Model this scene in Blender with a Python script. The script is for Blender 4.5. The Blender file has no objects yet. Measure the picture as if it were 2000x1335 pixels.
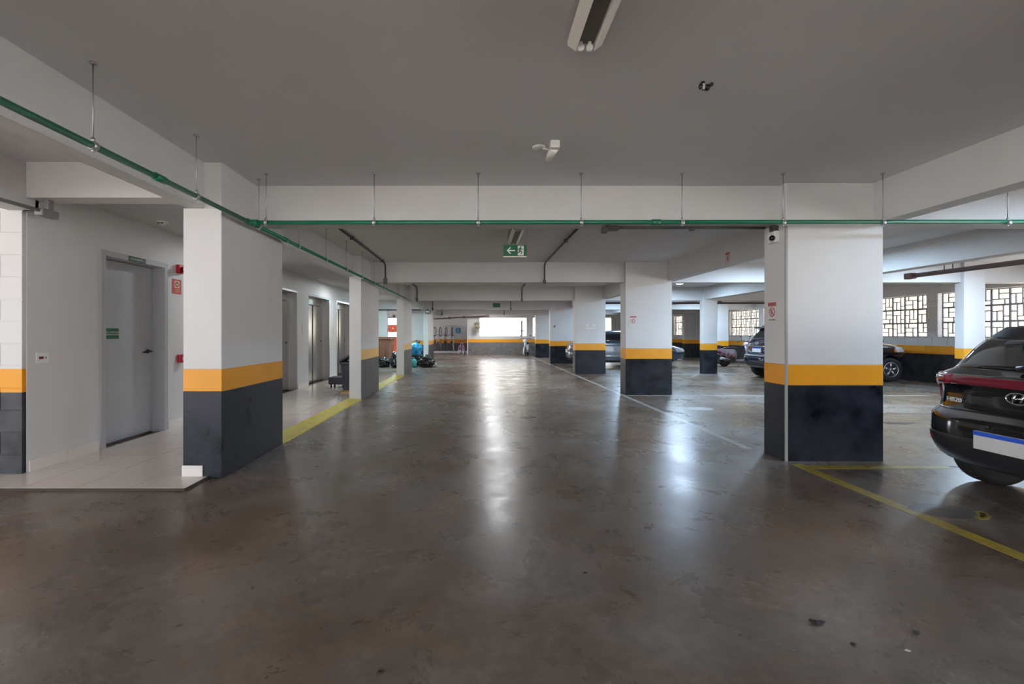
import bpy, bmesh, math, random
import numpy as np
from mathutils import Vector, Matrix, noise
random.seed(7)
sc = bpy.context.scene
COL = sc.collection
R = math.radians

# ------------------------------------------------------------------ camera
cam_d = bpy.data.cameras.new('camera')
cam = bpy.data.objects.new('camera', cam_d)
COL.objects.link(cam)
cam.location = (0, 0, 1.3)
cam.rotation_euler = (R(90), 0, 0)
cam_d.sensor_width = 36
cam_d.lens = 16.2                      # 900 px focal length
cam_d.shift_x = 0.033
cam_d.shift_y = -0.008
cam_d.clip_start = 0.02
sc.camera = cam

# ------------------------------------------------------------------ view, sky, sun
sc.view_settings.view_transform = 'Standard'
sc.view_settings.look = 'None'
sc.view_settings.gamma = 1
sc.view_settings.use_curve_mapping = False
sc.view_settings.exposure = 1.55
cy = sc.cycles
cy.use_denoising = True
cy.max_bounces = 12
cy.diffuse_bounces = 8
cy.glossy_bounces = 4
cy.sample_clamp_indirect = 8
cy.caustics_reflective = False
cy.caustics_refractive = False

world = bpy.data.worlds.new('sky')
sc.world = world
world.use_nodes = True
nt = world.node_tree
nt.nodes.clear()
wo = nt.nodes.new('ShaderNodeOutputWorld')
bg = nt.nodes.new('ShaderNodeBackground')
tc = nt.nodes.new('ShaderNodeTexCoord')
sp = nt.nodes.new('ShaderNodeSeparateXYZ')
cr = nt.nodes.new('ShaderNodeValToRGB')
nt.links.new(tc.outputs['Generated'], sp.inputs[0])
nt.links.new(sp.outputs['Z'], cr.inputs[0])
cr.color_ramp.elements[0].position = 0.0
cr.color_ramp.elements[0].color = (1.0, 0.985, 0.975, 1)
cr.color_ramp.elements[1].position = 0.5
cr.color_ramp.elements[1].color = (0.36, 0.60, 1.0, 1)
nt.links.new(cr.outputs[0], bg.inputs['Color'])
bg.inputs['Strength'].default_value = 2.2
nt.links.new(bg.outputs[0], wo.inputs[0])

sun_d = bpy.data.lights.new('sun', 'SUN')
sun = bpy.data.objects.new('sun', sun_d)
COL.objects.link(sun)
sun_d.energy = 13.0
sun_d.angle = R(0.6)
sun_d.color = (1.0, 0.95, 0.87)
sun.location = (-20, -30, 40)
sun.rotation_euler = Vector((0.03, 0.42, -0.90)).to_track_quat('-Z', 'Y').to_euler()


def area(name, loc, size, direction, energy, color, portal=False):
    d = bpy.data.lights.new(name, 'AREA')
    d.shape = 'RECTANGLE'
    d.size, d.size_y = size
    d.energy = energy
    d.color = color
    o = bpy.data.objects.new(name, d)
    COL.objects.link(o)
    o.location = loc
    o.rotation_euler = Vector(direction).to_track_quat('-Z', 'Z').to_euler()
    if portal:
        d.cycles.is_portal = True
    return o


area('window_daylight_portal', (12.45, 12.5, 1.8), (34, 1.3), (-1, 0, 0), 1, (1, 1, 1), True)
area('added_side_opening_portal', (12.2, -0.8, 1.3), (11, 2.5), (-1, 0, 0), 1, (1, 1, 1), True)  # unseen side opening, added to light the right-facing surfaces
area('entrance_daylight_portal', (-5.2, -6.2, 1.45), (13.4, 2.9), (0, 1, 0), 1, (1, 1, 1), True)

# ------------------------------------------------------------------ helpers
VX, VY, F, CH = 934.0, 651.5, 900.0, 1.3


def at(px, py, Y):
    return Vector(((px - VX) * Y / F, Y, CH - (py - VY) * Y / F))


ORIG = {}


def lin(c):
    return tuple(((v / 255) / 12.92 if v / 255 <= 0.04045 else ((v / 255 + 0.055) / 1.055) ** 2.4) for v in c)


MATS = {}


def mat(name, col, rough=0.5, metal=0.0, var=0.0, scale=4.0, bump=0.0, bscale=60.0, coat=0.0, emit=None, estr=0.0, spec=None, col2=None, rvar=0.0, stretch=None):
    if name in MATS:
        return MATS[name]
    m = bpy.data.materials.new(name)
    m.use_nodes = True
    n = m.node_tree.nodes
    L = m.node_tree.links
    b = n['Principled BSDF']
    c = tuple(col) + (1,)
    b.inputs['Base Color'].default_value = c
    b.inputs['Roughness'].default_value = rough
    b.inputs['Metallic'].default_value = metal
    if coat:
        b.inputs['Coat Weight'].default_value = coat
        b.inputs['Coat Roughness'].default_value = 0.03
    if spec is not None:
        b.inputs['Specular IOR Level'].default_value = spec
    if emit:
        b.inputs['Emission Color'].default_value = tuple(emit) + (1,)
        b.inputs['Emission Strength'].default_value = estr
    if var or bump or rvar:
        g = n.new('ShaderNodeNewGeometry')
        src = g.outputs['Position']
        if stretch:
            vm = n.new('ShaderNodeVectorMath')
            vm.operation = 'MULTIPLY'
            vm.inputs[1].default_value = stretch
            L.new(src, vm.inputs[0])
            src = vm.outputs[0]
    if var or rvar:
        t = n.new('ShaderNodeTexNoise')
        t.inputs['Scale'].default_value = scale
        t.inputs['Detail'].default_value = 6
        t.inputs['Roughness'].default_value = 0.65
        L.new(src, t.inputs['Vector'])
    if var:
        r = n.new('ShaderNodeValToRGB')
        r.color_ramp.elements[0].position = 0.3
        r.color_ramp.elements[1].position = 0.7
        lo = col2 if col2 else tuple(v * (1 - var) for v in col)
        r.color_ramp.elements[0].color = tuple(lo) + (1,)
        r.color_ramp.elements[1].color = c
        L.new(t.outputs['Fac'], r.inputs[0])
        L.new(r.outputs[0], b.inputs['Base Color'])
    if rvar:
        mr = n.new('ShaderNodeMapRange')
        mr.inputs[1].default_value = 0.3
        mr.inputs[2].default_value = 0.7
        mr.inputs[3].default_value = max(0.02, rough - rvar)
        mr.inputs[4].default_value = rough + rvar
        L.new(t.outputs['Fac'], mr.inputs[0])
        L.new(mr.outputs[0], b.inputs['Roughness'])
    if bump:
        t2 = n.new('ShaderNodeTexNoise')
        t2.inputs['Scale'].default_value = bscale
        t2.inputs['Detail'].default_value = 4
        L.new(src, t2.inputs['Vector'])
        bp = n.new('ShaderNodeBump')
        bp.inputs['Strength'].default_value = bump
        bp.inputs['Distance'].default_value = 0.004
        L.new(t2.outputs['Fac'], bp.inputs['Height'])
        L.new(bp.outputs[0], b.inputs['Normal'])
    MATS[name] = m
    return m


WHITE = (0.64, 0.63, 0.625)
YEL = (0.80, 0.33, 0.008)
BLK = (0.003, 0.0035, 0.006)
m_white = mat('white_wall_paint', WHITE, 0.55, var=0.07, scale=1.3, bump=0.12, bscale=30)
m_beam = mat('beam_white_paint', (0.60, 0.59, 0.585), 0.6, var=0.08, scale=1.6, bump=0.15, bscale=25)
m_ceil = mat('ceiling_paint', (0.68, 0.67, 0.68), 0.75, var=0.06, scale=0.7, bump=0.1, bscale=20)
m_yel = mat('yellow_band_paint', YEL, 0.45, var=0.10, scale=3)
m_yelpale = mat('pale_yellow_band_paint', (0.80, 0.48, 0.12), 0.5, var=0.12, scale=5)
m_blk = mat('black_band_paint', (0.022, 0.024, 0.034), 0.36, spec=0.3, var=0.6, scale=3.6, col2=BLK, bump=0.25, bscale=40, rvar=0.12)
m_gryblk = mat('worn_grey_black_paint', (0.10, 0.095, 0.09), 0.55, var=0.5, scale=4, bump=0.2, bscale=30, stretch=(1, 1, 0.35))
m_corner = mat('corner_guard_grey', (0.35, 0.34, 0.33), 0.5)
m_metal = mat('galvanised_metal', (0.42, 0.42, 0.43), 0.4, 0.8)
m_dkpipe = mat('dark_conduit_metal', (0.085, 0.08, 0.08), 0.45, 0.3)
m_greypipe = mat('grey_conduit', (0.22, 0.21, 0.205), 0.5, 0.2)
m_brownpipe = mat('brown_pipe_paint', (0.12, 0.075, 0.07), 0.5)
m_green = mat('green_pipe_paint', (0.004, 0.145, 0.075), 0.35)
m_steel = mat('brushed_stainless_steel', (0.36, 0.34, 0.32), 0.25, 1.0, bump=0.05, bscale=200, stretch=(1, 1, 0.02))
m_steeldk = mat('dark_steel_gap', (0.05, 0.05, 0.05), 0.4, 0.6)
m_doorgrey = mat('grey_door_paint', (0.46, 0.47, 0.49), 0.4, var=0.03)
m_framegrey = mat('grey_door_frame_paint', (0.40, 0.40, 0.41), 0.45)
m_black = mat('black_plastic', (0.012, 0.012, 0.014), 0.4)
m_blackgl = mat('black_gloss', (0.006, 0.006, 0.008), 0.1)
m_whiteplastic = mat('white_plastic', (0.72, 0.72, 0.70), 0.4)
m_red = mat('red_plastic', (0.45, 0.008, 0.015), 0.35)
m_redsign = mat('red_sign', (0.50, 0.03, 0.04), 0.5)
m_greensign = mat('green_sign', (0.008, 0.115, 0.05), 0.5)
m_bluesign = mat('blue_sign', (0.02, 0.22, 0.50), 0.5)
m_signwhite = mat('sign_white', (0.75, 0.78, 0.72), 0.5)
m_creamsign = mat('sign_cream', (0.80, 0.55, 0.35), 0.5)
m_tile = mat('lobby_tile', (0.66, 0.575, 0.50), 0.14, var=0.05, scale=3, rvar=0.05)
m_grout = mat('tile_grout', (0.06, 0.045, 0.035), 0.9)
m_skirt = mat('white_tile_skirting', (0.72, 0.68, 0.64), 0.25)
m_kerbyel = mat('yellow_kerb_paint', (0.62, 0.52, 0.07), 0.55, var=0.3, scale=7, bump=0.3, bscale=40)
m_lineyel = mat('worn_yellow_line', (0.50, 0.40, 0.04), 0.4, var=0.45, scale=9, col2=(0.30, 0.24, 0.05))
m_linewhite = mat('worn_white_line', (0.52, 0.51, 0.50), 0.35, var=0.45, scale=9, col2=(0.30, 0.29, 0.28))
m_lamp = mat('lamp_emissive', (0.9, 0.95, 1), 0.5, emit=(0.75, 0.92, 1.0), estr=6)
m_lampoff = mat('unlit_lamp_tube', (0.78, 0.75, 0.70), 0.3)
m_lattice = mat('concrete_lattice', (0.26, 0.25, 0.26), 0.8, var=0.1)
m_neigh = mat('cream_neighbour_render', (0.62, 0.57, 0.45), 0.9)
m_ground = mat('outside_paving', (0.55, 0.51, 0.46), 0.9, var=0.2)
m_wood = mat('raw_timber', (0.62, 0.33, 0.12), 0.7, var=0.2, scale=20)


# floor: polished concrete with brown stains
def floor_material():
    m = bpy.data.materials.new('polished_concrete_floor')
    m.use_nodes = True
    n = m.node_tree.nodes
    L = m.node_tree.links
    b = n['Principled BSDF']
    g = n.new('ShaderNodeNewGeometry')

    def noise_t(scale, detail=6, rough=0.6, dist=0.0, stretch=None):
        t = n.new('ShaderNodeTexNoise')
        t.inputs['Scale'].default_value = scale
        t.inputs['Detail'].default_value = detail
        t.inputs['Roughness'].default_value = rough
        t.inputs['Distortion'].default_value = dist
        if stretch:
            vm = n.new('ShaderNodeVectorMath')
            vm.operation = 'MULTIPLY'
            vm.inputs[1].default_value = stretch
            L.new(g.outputs['Position'], vm.inputs[0])
            L.new(vm.outputs[0], t.inputs['Vector'])
        else:
            L.new(g.outputs['Position'], t.inputs['Vector'])
        return t.outputs['Fac']

    def ramp(src, stops):
        r = n.new('ShaderNodeValToRGB')
        e = r.color_ramp.elements
        while len(e) < len(stops):
            e.new(0.5)
        for i, (p, c) in enumerate(stops):
            e[i].position = p
            e[i].color = tuple(c) + (1,)
        L.new(src, r.inputs[0])
        return r.outputs[0]

    def mix(f, a, bb, mode='MIX'):
        x = n.new('ShaderNodeMix')
        x.data_type = 'RGBA'
        x.blend_type = mode
        if isinstance(f, float):
            x.inputs[0].default_value = f
        else:
            L.new(f, x.inputs[0])
        L.new(a, x.inputs[6])
        L.new(bb, x.inputs[7])
        return x.outputs[2]

    big = ramp(noise_t(0.5, 5, 0.6, 0.25), [(0.32, (0.125, 0.080, 0.048)), (0.47, (0.170, 0.128, 0.094)), (0.66, (0.245, 0.220, 0.200))])
    mid = ramp(noise_t(2.0, 9, 0.66, 0.3), [(0.28, (0.74, 0.73, 0.72)), (0.5, (0.95, 0.95, 0.95)), (0.75, (1.35, 1.33, 1.31))])
    fine = ramp(noise_t(14, 8, 0.75), [(0.25, (0.72, 0.72, 0.72)), (0.7, (1.2, 1.2, 1.2))])
    c = mix(1.0, big, mid, 'MULTIPLY')
    c = mix(1.0, c, fine, 'MULTIPLY')
    L.new(c, b.inputs['Base Color'])
    r1 = noise_t(1.7, 7, 0.7, 0.5)
    mr = n.new('ShaderNodeMapRange')
    mr.inputs[1].default_value = 0.3
    mr.inputs[2].default_value = 0.7
    mr.inputs[3].default_value = 0.20
    mr.inputs[4].default_value = 0.40
    L.new(r1, mr.inputs[0])
    L.new(mr.outputs[0], b.inputs['Roughness'])
    b.inputs['Specular IOR Level'].default_value = 0.6
    bp = n.new('ShaderNodeBump')
    bp.inputs['Strength'].default_value = 0.35
    bp.inputs['Distance'].default_value = 0.004
    L.new(noise_t(5, 6, 0.65, 0.4), bp.inputs['Height'])
    L.new(bp.outputs[0], b.inputs['Normal'])
    return m


m_floor = floor_material()


# wall paint in painted bands by real height (white, yellow, black)
def banded_wall(name, zy=0.98, zb=0.765, black=(0.03, 0.03, 0.034)):
    m = mat(name, WHITE, 0.6, var=0.06, scale=1.3, bump=0.2, bscale=30)
    n = m.node_tree.nodes
    L = m.node_tree.links
    b = n['Principled BSDF']
    base = b.inputs['Base Color'].links[0].from_socket
    g = n.new('ShaderNodeNewGeometry')
    s = n.new('ShaderNodeSeparateXYZ')
    L.new(g.outputs['Position'], s.inputs[0])
    t = n.new('ShaderNodeTexNoise')
    t.inputs['Scale'].default_value = 6
    t.inputs['Detail'].default_value = 5
    L.new(g.outputs['Position'], t.inputs['Vector'])
    rr = n.new('ShaderNodeValToRGB')
    rr.color_ramp.elements[0].position = 0.35
    rr.color_ramp.elements[1].position = 0.65
    kk = (0.5, 1.4) if black[0] < 0.08 else (0.82, 1.12)
    rr.color_ramp.elements[0].color = tuple(v * kk[0] for v in black) + (1,)
    rr.color_ramp.elements[1].color = tuple(v * kk[1] for v in black) + (1,)
    L.new(t.outputs['Fac'], rr.inputs[0])

    def gt(v):
        k = n.new('ShaderNodeMath')
        k.operation = 'GREATER_THAN'
        k.inputs[1].default_value = v
        L.new(s.outputs['Z'], k.inputs[0])
        return k.outputs[0]
    x1 = n.new('ShaderNodeMix')
    x1.data_type = 'RGBA'
    L.new(gt(zb), x1.inputs[0])
    L.new(rr.outputs[0], x1.inputs[6])
    x1.inputs[7].default_value = YEL + (1,)
    x2 = n.new('ShaderNodeMix')
    x2.data_type = 'RGBA'
    L.new(gt(zy), x2.inputs[0])
    L.new(x1.outputs[2], x2.inputs[6])
    L.new(base, x2.inputs[7])
    L.new(x2.outputs[2], b.inputs['Base Color'])
    return m


m_band = banded_wall('banded_block_wall_paint')
m_bandgrey = banded_wall('banded_grey_wall_paint', 0.96, 0.77, (0.17, 0.165, 0.16))


def new_bm():
    return bmesh.new()


def box(bm, x0, x1, y0, y1, z0, z1, bev=0.0):
    vs = [bm.verts.new((x, y, z)) for z in (z0, z1) for y in (y0, y1) for x in (x0, x1)]
    fs = [(0, 2, 3, 1), (4, 5, 7, 6), (0, 1, 5, 4), (2, 6, 7, 3), (0, 4, 6, 2), (1, 3, 7, 5)]
    faces = [bm.faces.new([vs[i] for i in f]) for f in fs]
    if bev:
        es = set(e for f in faces for e in f.edges)
        bmesh.ops.bevel(bm, geom=list(es), offset=bev, segments=2, affect='EDGES', profile=0.5)
    return bm


def tube(bm, p0, p1, r0, r1=None, seg=12, caps=True):
    p0, p1 = Vector(p0), Vector(p1)
    r1 = r0 if r1 is None else r1
    d = (p1 - p0)
    if d.length < 1e-6:
        return bm
    q = d.to_track_quat('Z', 'Y')
    a = []
    b = []
    for i in range(seg):
        t = 2 * math.pi * i / seg
        v = Vector((math.cos(t), math.sin(t), 0))
        a.append(bm.verts.new(p0 + q @ (v * r0)))
        b.append(bm.verts.new(p1 + q @ (v * r1)))
    for i in range(seg):
        j = (i + 1) % seg
        f = bm.faces.new((a[i], a[j], b[j], b[i]))
        f.smooth = True
    if caps:
        bm.faces.new(list(reversed(a)))
        bm.faces.new(b)
    return bm


def path(bm, pts, r, seg=10):
    for a, b in zip(pts[:-1], pts[1:]):
        tube(bm, a, b, r, seg=seg)
    for p in pts[1:-1]:
        sph(bm, p, r * 1.02, 8)
    return bm


def sph(bm, c, r, seg=12, sc3=(1, 1, 1)):
    mtx = Matrix.Translation(Vector(c)) @ Matrix.Diagonal((r * sc3[0], r * sc3[1], r * sc3[2], 1))
    g = bmesh.ops.create_uvsphere(bm, u_segments=seg, v_segments=max(6, seg // 2 + 2), radius=1, matrix=mtx)
    for v in g['verts']:
        for f in v.link_faces:
            f.smooth = True
    return bm


def torus(bm, c, Rr, r, axis='Y', seg=28, mseg=8, mtx=None, sq=1.0):
    rings = []
    for i in range(seg):
        t = 2 * math.pi * i / seg
        ring = []
        for j in range(mseg):
            p = 2 * math.pi * j / mseg
            rad = Rr + r * math.cos(p)
            h = r * sq * math.sin(p)
            if axis == 'Y':
                v = Vector((rad * math.cos(t), h, rad * math.sin(t)))
            elif axis == 'X':
                v = Vector((h, rad * math.cos(t), rad * math.sin(t)))
            else:
                v = Vector((rad * math.cos(t), rad * math.sin(t), h))
            if mtx:
                v = mtx @ v
            ring.append(bm.verts.new(v + Vector(c)))
        rings.append(ring)
    for i in range(seg):
        a, b = rings[i], rings[(i + 1) % seg]
        for j in range(mseg):
            k = (j + 1) % mseg
            f = bm.faces.new((a[j], b[j], b[k], a[k]))
            f.smooth = True
    return bm


def lathe(bm, prof, c=(0, 0, 0), axis='Z', seg=24):
    """prof: list of (radius, height)"""
    rings = []
    for r, h in prof:
        ring = []
        for i in range(seg):
            t = 2 * math.pi * i / seg
            if axis == 'Z':
                v = (r * math.cos(t), r * math.sin(t), h)
            elif axis == 'Y':
                v = (r * math.cos(t), h, r * math.sin(t))
            else:
                v = (h, r * math.cos(t), r * math.sin(t))
            ring.append(bm.verts.new(Vector(v) + Vector(c)))
        rings.append(ring)
    for a, b in zip(rings[:-1], rings[1:]):
        for i in range(seg):
            j = (i + 1) % seg
            f = bm.faces.new((a[i], a[j], b[j], b[i]))
            f.smooth = True
    if prof[0][0] > 1e-4:
        bm.faces.new(rings[0])
    if prof[-1][0] > 1e-4:
        bm.faces.new(rings[-1])
    return bm


def tag(o, label, cat, group=None, kind=None):
    o['label'] = label
    o['category'] = cat
    if group:
        o['group'] = group
    if kind:
        o['kind'] = kind
    return o


def obj(name, bm, m, parent=None, local=False, smooth=False):
    """links a bmesh as one object; vertices given in world space unless local"""
    bmesh.ops.recalc_face_normals(bm, faces=bm.faces[:])
    me = bpy.data.meshes.new(name)
    if parent is not None:
        if not local:
            off = ORIG.get(parent.name, Vector((0, 0, 0)))
            bmesh.ops.translate(bm, verts=bm.verts[:], vec=-off)
            org = off
        else:
            org = None
    else:
        if local:
            org = Vector((0, 0, 0))
        else:
            xs = [v.co for v in bm.verts]
            org = Vector(((min(v.x for v in xs) + max(v.x for v in xs)) / 2, (min(v.y for v in xs) + max(v.y for v in xs)) / 2, min(v.z for v in xs)))
            bmesh.ops.translate(bm, verts=bm.verts[:], vec=-org)
    bm.to_mesh(me)
    bm.free()
    if smooth:
        for p in me.polygons:
            p.use_smooth = True
    me.materials.append(m)
    o = bpy.data.objects.new(name, me)
    COL.objects.link(o)
    if parent is not None:
        o.parent = parent
        if org is not None:
            ORIG[o.name] = org
    else:
        o.location = org
        ORIG[o.name] = Vector(org)
    return o


def thing(name, label, cat, loc=(0, 0, 0), rotz=0.0, group=None, kind=None):
    o = bpy.data.objects.new(name, None)
    o.empty_display_size = 0.1
    COL.objects.link(o)
    o.location = loc
    o.rotation_euler = (0, 0, rotz)
    ORIG[o.name] = Vector(loc)
    return tag(o, label, cat, group, kind)


def struct(name, bm, m, label, cat, parent=None):
    o = obj(name, bm, m, parent)
    o['kind'] = 'structure'
    if parent is None:
        o['label'] = label
        o['category'] = cat
    return o


def text(body, size, m, parent, loc, rotz=0.0, name='lettering', align='CENTER', sx=1.0, ext=0.001, local=False):
    cu = bpy.data.curves.new(name, 'FONT')
    cu.body = body
    cu.size = size
    cu.align_x = align
    cu.align_y = 'CENTER'
    cu.extrude = ext
    cu.materials.append(m)
    cu.resolution_u = 3
    tmp = bpy.data.objects.new(name, cu)
    me = bpy.data.meshes.new_from_object(tmp)
    bpy.data.objects.remove(tmp)
    bpy.data.curves.remove(cu)
    me.name = name
    o = bpy.data.objects.new(name, me)
    COL.objects.link(o)
    o.rotation_euler = (R(90), 0, rotz)
    o.scale = (sx, 1, 1)
    o.parent = parent
    o.location = Vector(loc) - (Vector((0, 0, 0)) if local else ORIG.get(parent.name, Vector((0, 0, 0))))
    return o


FACE_CAM, FACE_RIGHT, FACE_LEFT = 0.0, R(90), R(-90)   # surface looks to -Y, +X, -X

# ------------------------------------------------------------------ floor, ceiling, outside
bm = new_bm()
box(bm, -12, 12.3, -6.4, 33.2, -0.2, 0)
struct('floor', bm, m_floor, 'stained polished grey-brown concrete garage floor', 'floor')
bm = new_bm()
box(bm, -12, 12.5, -6.3, 33.2, 2.84, 3.1)
struct('ceiling', bm, m_ceil, 'grey painted concrete ceiling slab over the whole garage', 'ceiling')
bm = new_bm()
box(bm, -80, 80, -80, 110, -0.5, -0.21)
o = struct('ground', bm, m_ground, 'pale outside paving around the garage', 'ground')
bm = new_bm()
box(bm, 16.5, 16.8, 9.0, 60, -0.21, 9.0)  # wall shows through the windows; its extra height is added to dim daylight
struct('boundary_wall', bm, m_neigh, 'cream boundary wall outside the lattice windows, heightened to dim the passage', 'wall')
bm = new_bm()
box(bm, -12, 12.5, -6.3, 33.2, 3.12, 13.0)  # upper mass added out of view to dim the passage outside
struct('shading_storeys', bm, m_neigh, 'unseen storeys added above the garage to shade the passage outside', 'building')
bm = new_bm()
box(bm, -14, 16, 40, 40.3, -0.21, 3.6)
struct('boundary_wall', bm, mat('pale_rear_render', (0.8, 0.79, 0.74), 0.9), 'pale boundary wall outside the far end opening', 'wall')

# ------------------------------------------------------------------ columns
RY = [4.70 + 5.12 * i for i in range(5)]


def column(label, x0, x1, y0, y1, top=2.84, zb=0.765, zy=0.98, mb=None, my=None, face=None):
    c = thing('column', label, 'column', ((x0 + x1) / 2, (y0 + y1) / 2, 0), kind='structure')
    b1 = new_bm()
    box(b1, x0, x1, y0, y1, zy, top, 0.006)
    obj('shaft', b1, m_white, c)
    b2 = new_bm()
    box(b2, x0 - .001, x1 + .001, y0 - .001, y1 + .001, zb, zy, 0.005)
    obj('yellow_band', b2, my or m_yel, c)
    b3 = new_bm()
    box(b3, x0 - .0015, x1 + .0015, y0 - .0015, y1 + .0015, 0, zb, 0.005)
    obj('black_base', b3, mb or m_blk, c)
    return c


ordin = ['nearest wide column of the right row with a red no-parking notice on its side',
         'second wide column of the right row with a faint red notice',
         'third wide column of the right row with a small white notice',
         'fourth column of the right row behind the parked car tail',
         'farthest column of the right row before the end wall']
RCOL = []
for i, y in enumerate(RY):
    RCOL.append(column(ordin[i], 3.14, 4.13, y, y + 0.36, zb=0.775 if i == 0 else 0.765, zy=0.985))
# pale corner guard on the first column
bm = new_bm()
box(bm, 3.134, 3.155, 4.694, 4.712, 0.0, 2.4)
obj('corner_guard', bm, m_corner, RCOL[0])
column('slim column between the white nose of the blue car and the scooter', 7.29, 7.75, RY[2], RY[2] + 0.22)
column('slim inner column hidden behind the nearest wide column', 7.29, 7.75, RY[1], RY[1] + 0.22)
column('slim inner column behind the parked blue car', 7.29, 7.75, RY[3], RY[3] + 0.22)
column('light blue-white column in front of the lattice windows by the near car', 10.39, 10.84, 9.85, 10.05)
column('slim outer column just behind the parked scooter', 10.43, 10.9, RY[3], RY[3] + 0.22)
column('slim outer column standing behind the dark SUV', 10.43, 10.9, RY[2] + .5, RY[2] + 0.72)

# left row
LX = -2.31


def left_column(label, y0, y1, xl, banded_front, mb, my, xr=LX):
    c = thing('column', label, 'column', ((xl + xr) / 2, (y0 + y1) / 2, 0), kind='structure')
    b = new_bm()
    box(b, xl, xr - (0 if banded_front else 0.0), y0, y1, 0.98 if banded_front else 0.0, 2.43, 0.006)
    box(b, -2.47, xr, y0, y1, 2.43, 2.84)
    obj('shaft', b, m_white, c)
    b = new_bm()
    d = 0.001 if banded_front else 0.0
    if banded_front:
        box(b, xl - .001, xr + .001, y0 - .001, y1 + .001, 0.78, 0.982, 0.004)
    else:
        box(b, xr - 0.03, xr + .002, y0 + 0.002, y1 - 0.002, 0.78, 0.98)
    obj('yellow_band', b, my, c)
    b = new_bm()
    if banded_front:
        box(b, xl - .0015, xr + .0015, y0 - .0015, y1 + .0015, 0, 0.78, 0.004)
    else:
        box(b, xr - 0.03, xr + .003, y0 + 0.002, y1 - 0.002, 0, 0.78)
    obj('black_base', b, mb, c)
    return c


m_blkpurple = mat('flaking_purple_black_paint', (0.045, 0.037, 0.048), 0.5, spec=0.35, var=0.55, scale=9, bump=0.6, bscale=30)
C1 = left_column('nearest left column beside the white lobby door with orange and black bands', 4.147, 5.44, -2.655, True, m_blk, m_yel)
bm = new_bm()
box(bm, -2.66, -2.475, 4.132, 4.146, 0.02, 0.118, 0.003)
obj('tile_plinth', bm, m_skirt, C1)
C2 = left_column('second left column in front of the open black bin', 9.09, 10.69, -2.545, False, m_gryblk, m_yelpale)
C3 = left_column('third left column between two heaps of rubbish bags', 14.36, 16.03, -2.545, False, m_gryblk, m_yelpale)
C4 = left_column('fourth left column just past the heap with the blue bag', 21.4, 23.8, -2.545, False, m_blk, m_yel)

# ------------------------------------------------------------------ beams
beam_z = [2.45, 2.45, 2.405, 2.385, 2.365, 2.36]
blab = ['ceiling cross beam directly over the camera position',
        'nearest white ceiling cross beam behind the green pipe',
        'second white ceiling cross beam along the aisle',
        'third white ceiling cross beam along the aisle',
        'fourth white cross beam carrying the far green sign',
        'fifth white cross beam before the end wall']
for i in range(6):
    y = 4.70 + 5.12 * (i - 1) + 0.1
    bm = new_bm()
    box(bm, -2.32, 12.15, y, y + 0.26, beam_z[i], 2.845, 0.004)
    struct('beam', bm, m_beam, blab[i], 'beam')
for x0, x1, zb, y0, y1, lb in ((-2.62, -2.47, 2.43, -6.2, 28.6, 'long ceiling beam over the left columns beside the green pipe'),
                       (4.035, 4.235, 2.43, -6.2, 28.6, 'long ceiling beam over the wide right columns'),
                       (7.36, 7.60, 2.42, -6.2, 28.6, 'long ceiling beam over the slim inner columns'),
                       (-4.30, -4.05, 2.43, -6.2, 4.25, 'ceiling beam at left above the white block wall')):
    bm = new_bm()
    box(bm, x0, x1, y0, y1, zb, 2.843, 0.004)
    struct('beam', bm, m_beam, lb, 'beam')
bm = new_bm()
box(bm, -4.2, -2.6, 4.13, 4.33, 2.52, 2.843, 0.004)
struct('beam', bm, m_beam, 'short beam above the entrance of the tiled lobby', 'beam')
bm = new_bm()
box(bm, -12, -2.6, 21.2, 21.5, 2.37, 2.843, 0.004)
struct('beam', bm, m_beam, 'cross beam above the brown wheeled bin', 'beam')
bm = new_bm()
box(bm, 4.2, 12.15, 28.3, 28.7, 2.42, 2.843)
struct('beam', bm, m_beam, 'rear beam above the end wall on the right', 'beam')
# lobby ceiling
bm = new_bm()
box(bm, -4.4, -2.6, 4.33, 16.5, 2.67, 2.72)
struct('ceiling_lobby', bm, mat('lobby_ceiling_board', (0.50, 0.50, 0.50), 0.7, var=0.04), 'lower plastered ceiling of the lift lobby', 'ceiling')

# ------------------------------------------------------------------ left block wall (faces the camera)
wl = thing('wall_left_front', 'painted block wall at the left edge with orange and black bands', 'wall', (-6.0, 4.3, 0), kind='structure')
bm = new_bm()
box(bm, -12, -4.17, 4.215, 4.40, 0, 2.43)
box(bm, -12, -4.05, 4.215, 4.40, 2.43, 2.84)
obj('backing', bm, m_band, wl)
bm = new_bm()
box(bm, -0.195, 0.195, -0.009, 0.012, 0.0, 0.192, 0.003)
bl0 = None
me_block = None
for r in range(12):
    z = 0.0 + r * 0.2025
    for k in range(6):
        x = -4.165 - 0.195 - k * 0.397 - (0.0 if r % 2 == 0 else -0.0)
        if bl0 is None:
            bl0 = obj('block', bm, m_band, wl, local=True)
            o = bl0
        else:
            o = bl0.copy()
            COL.objects.link(o)
        w = 0.39
        xs = x + (0.198 if r % 2 and k > 0 else 0)
        o.parent = wl
        if r % 2 and k == 0:
            o.scale = (0.5, 1, 1)
            xs = -4.165 - 0.0975
        else:
            o.scale = (1, 1, 1)
        o.location = Vector((xs, 4.215, z)) - ORIG[wl.name]

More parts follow.
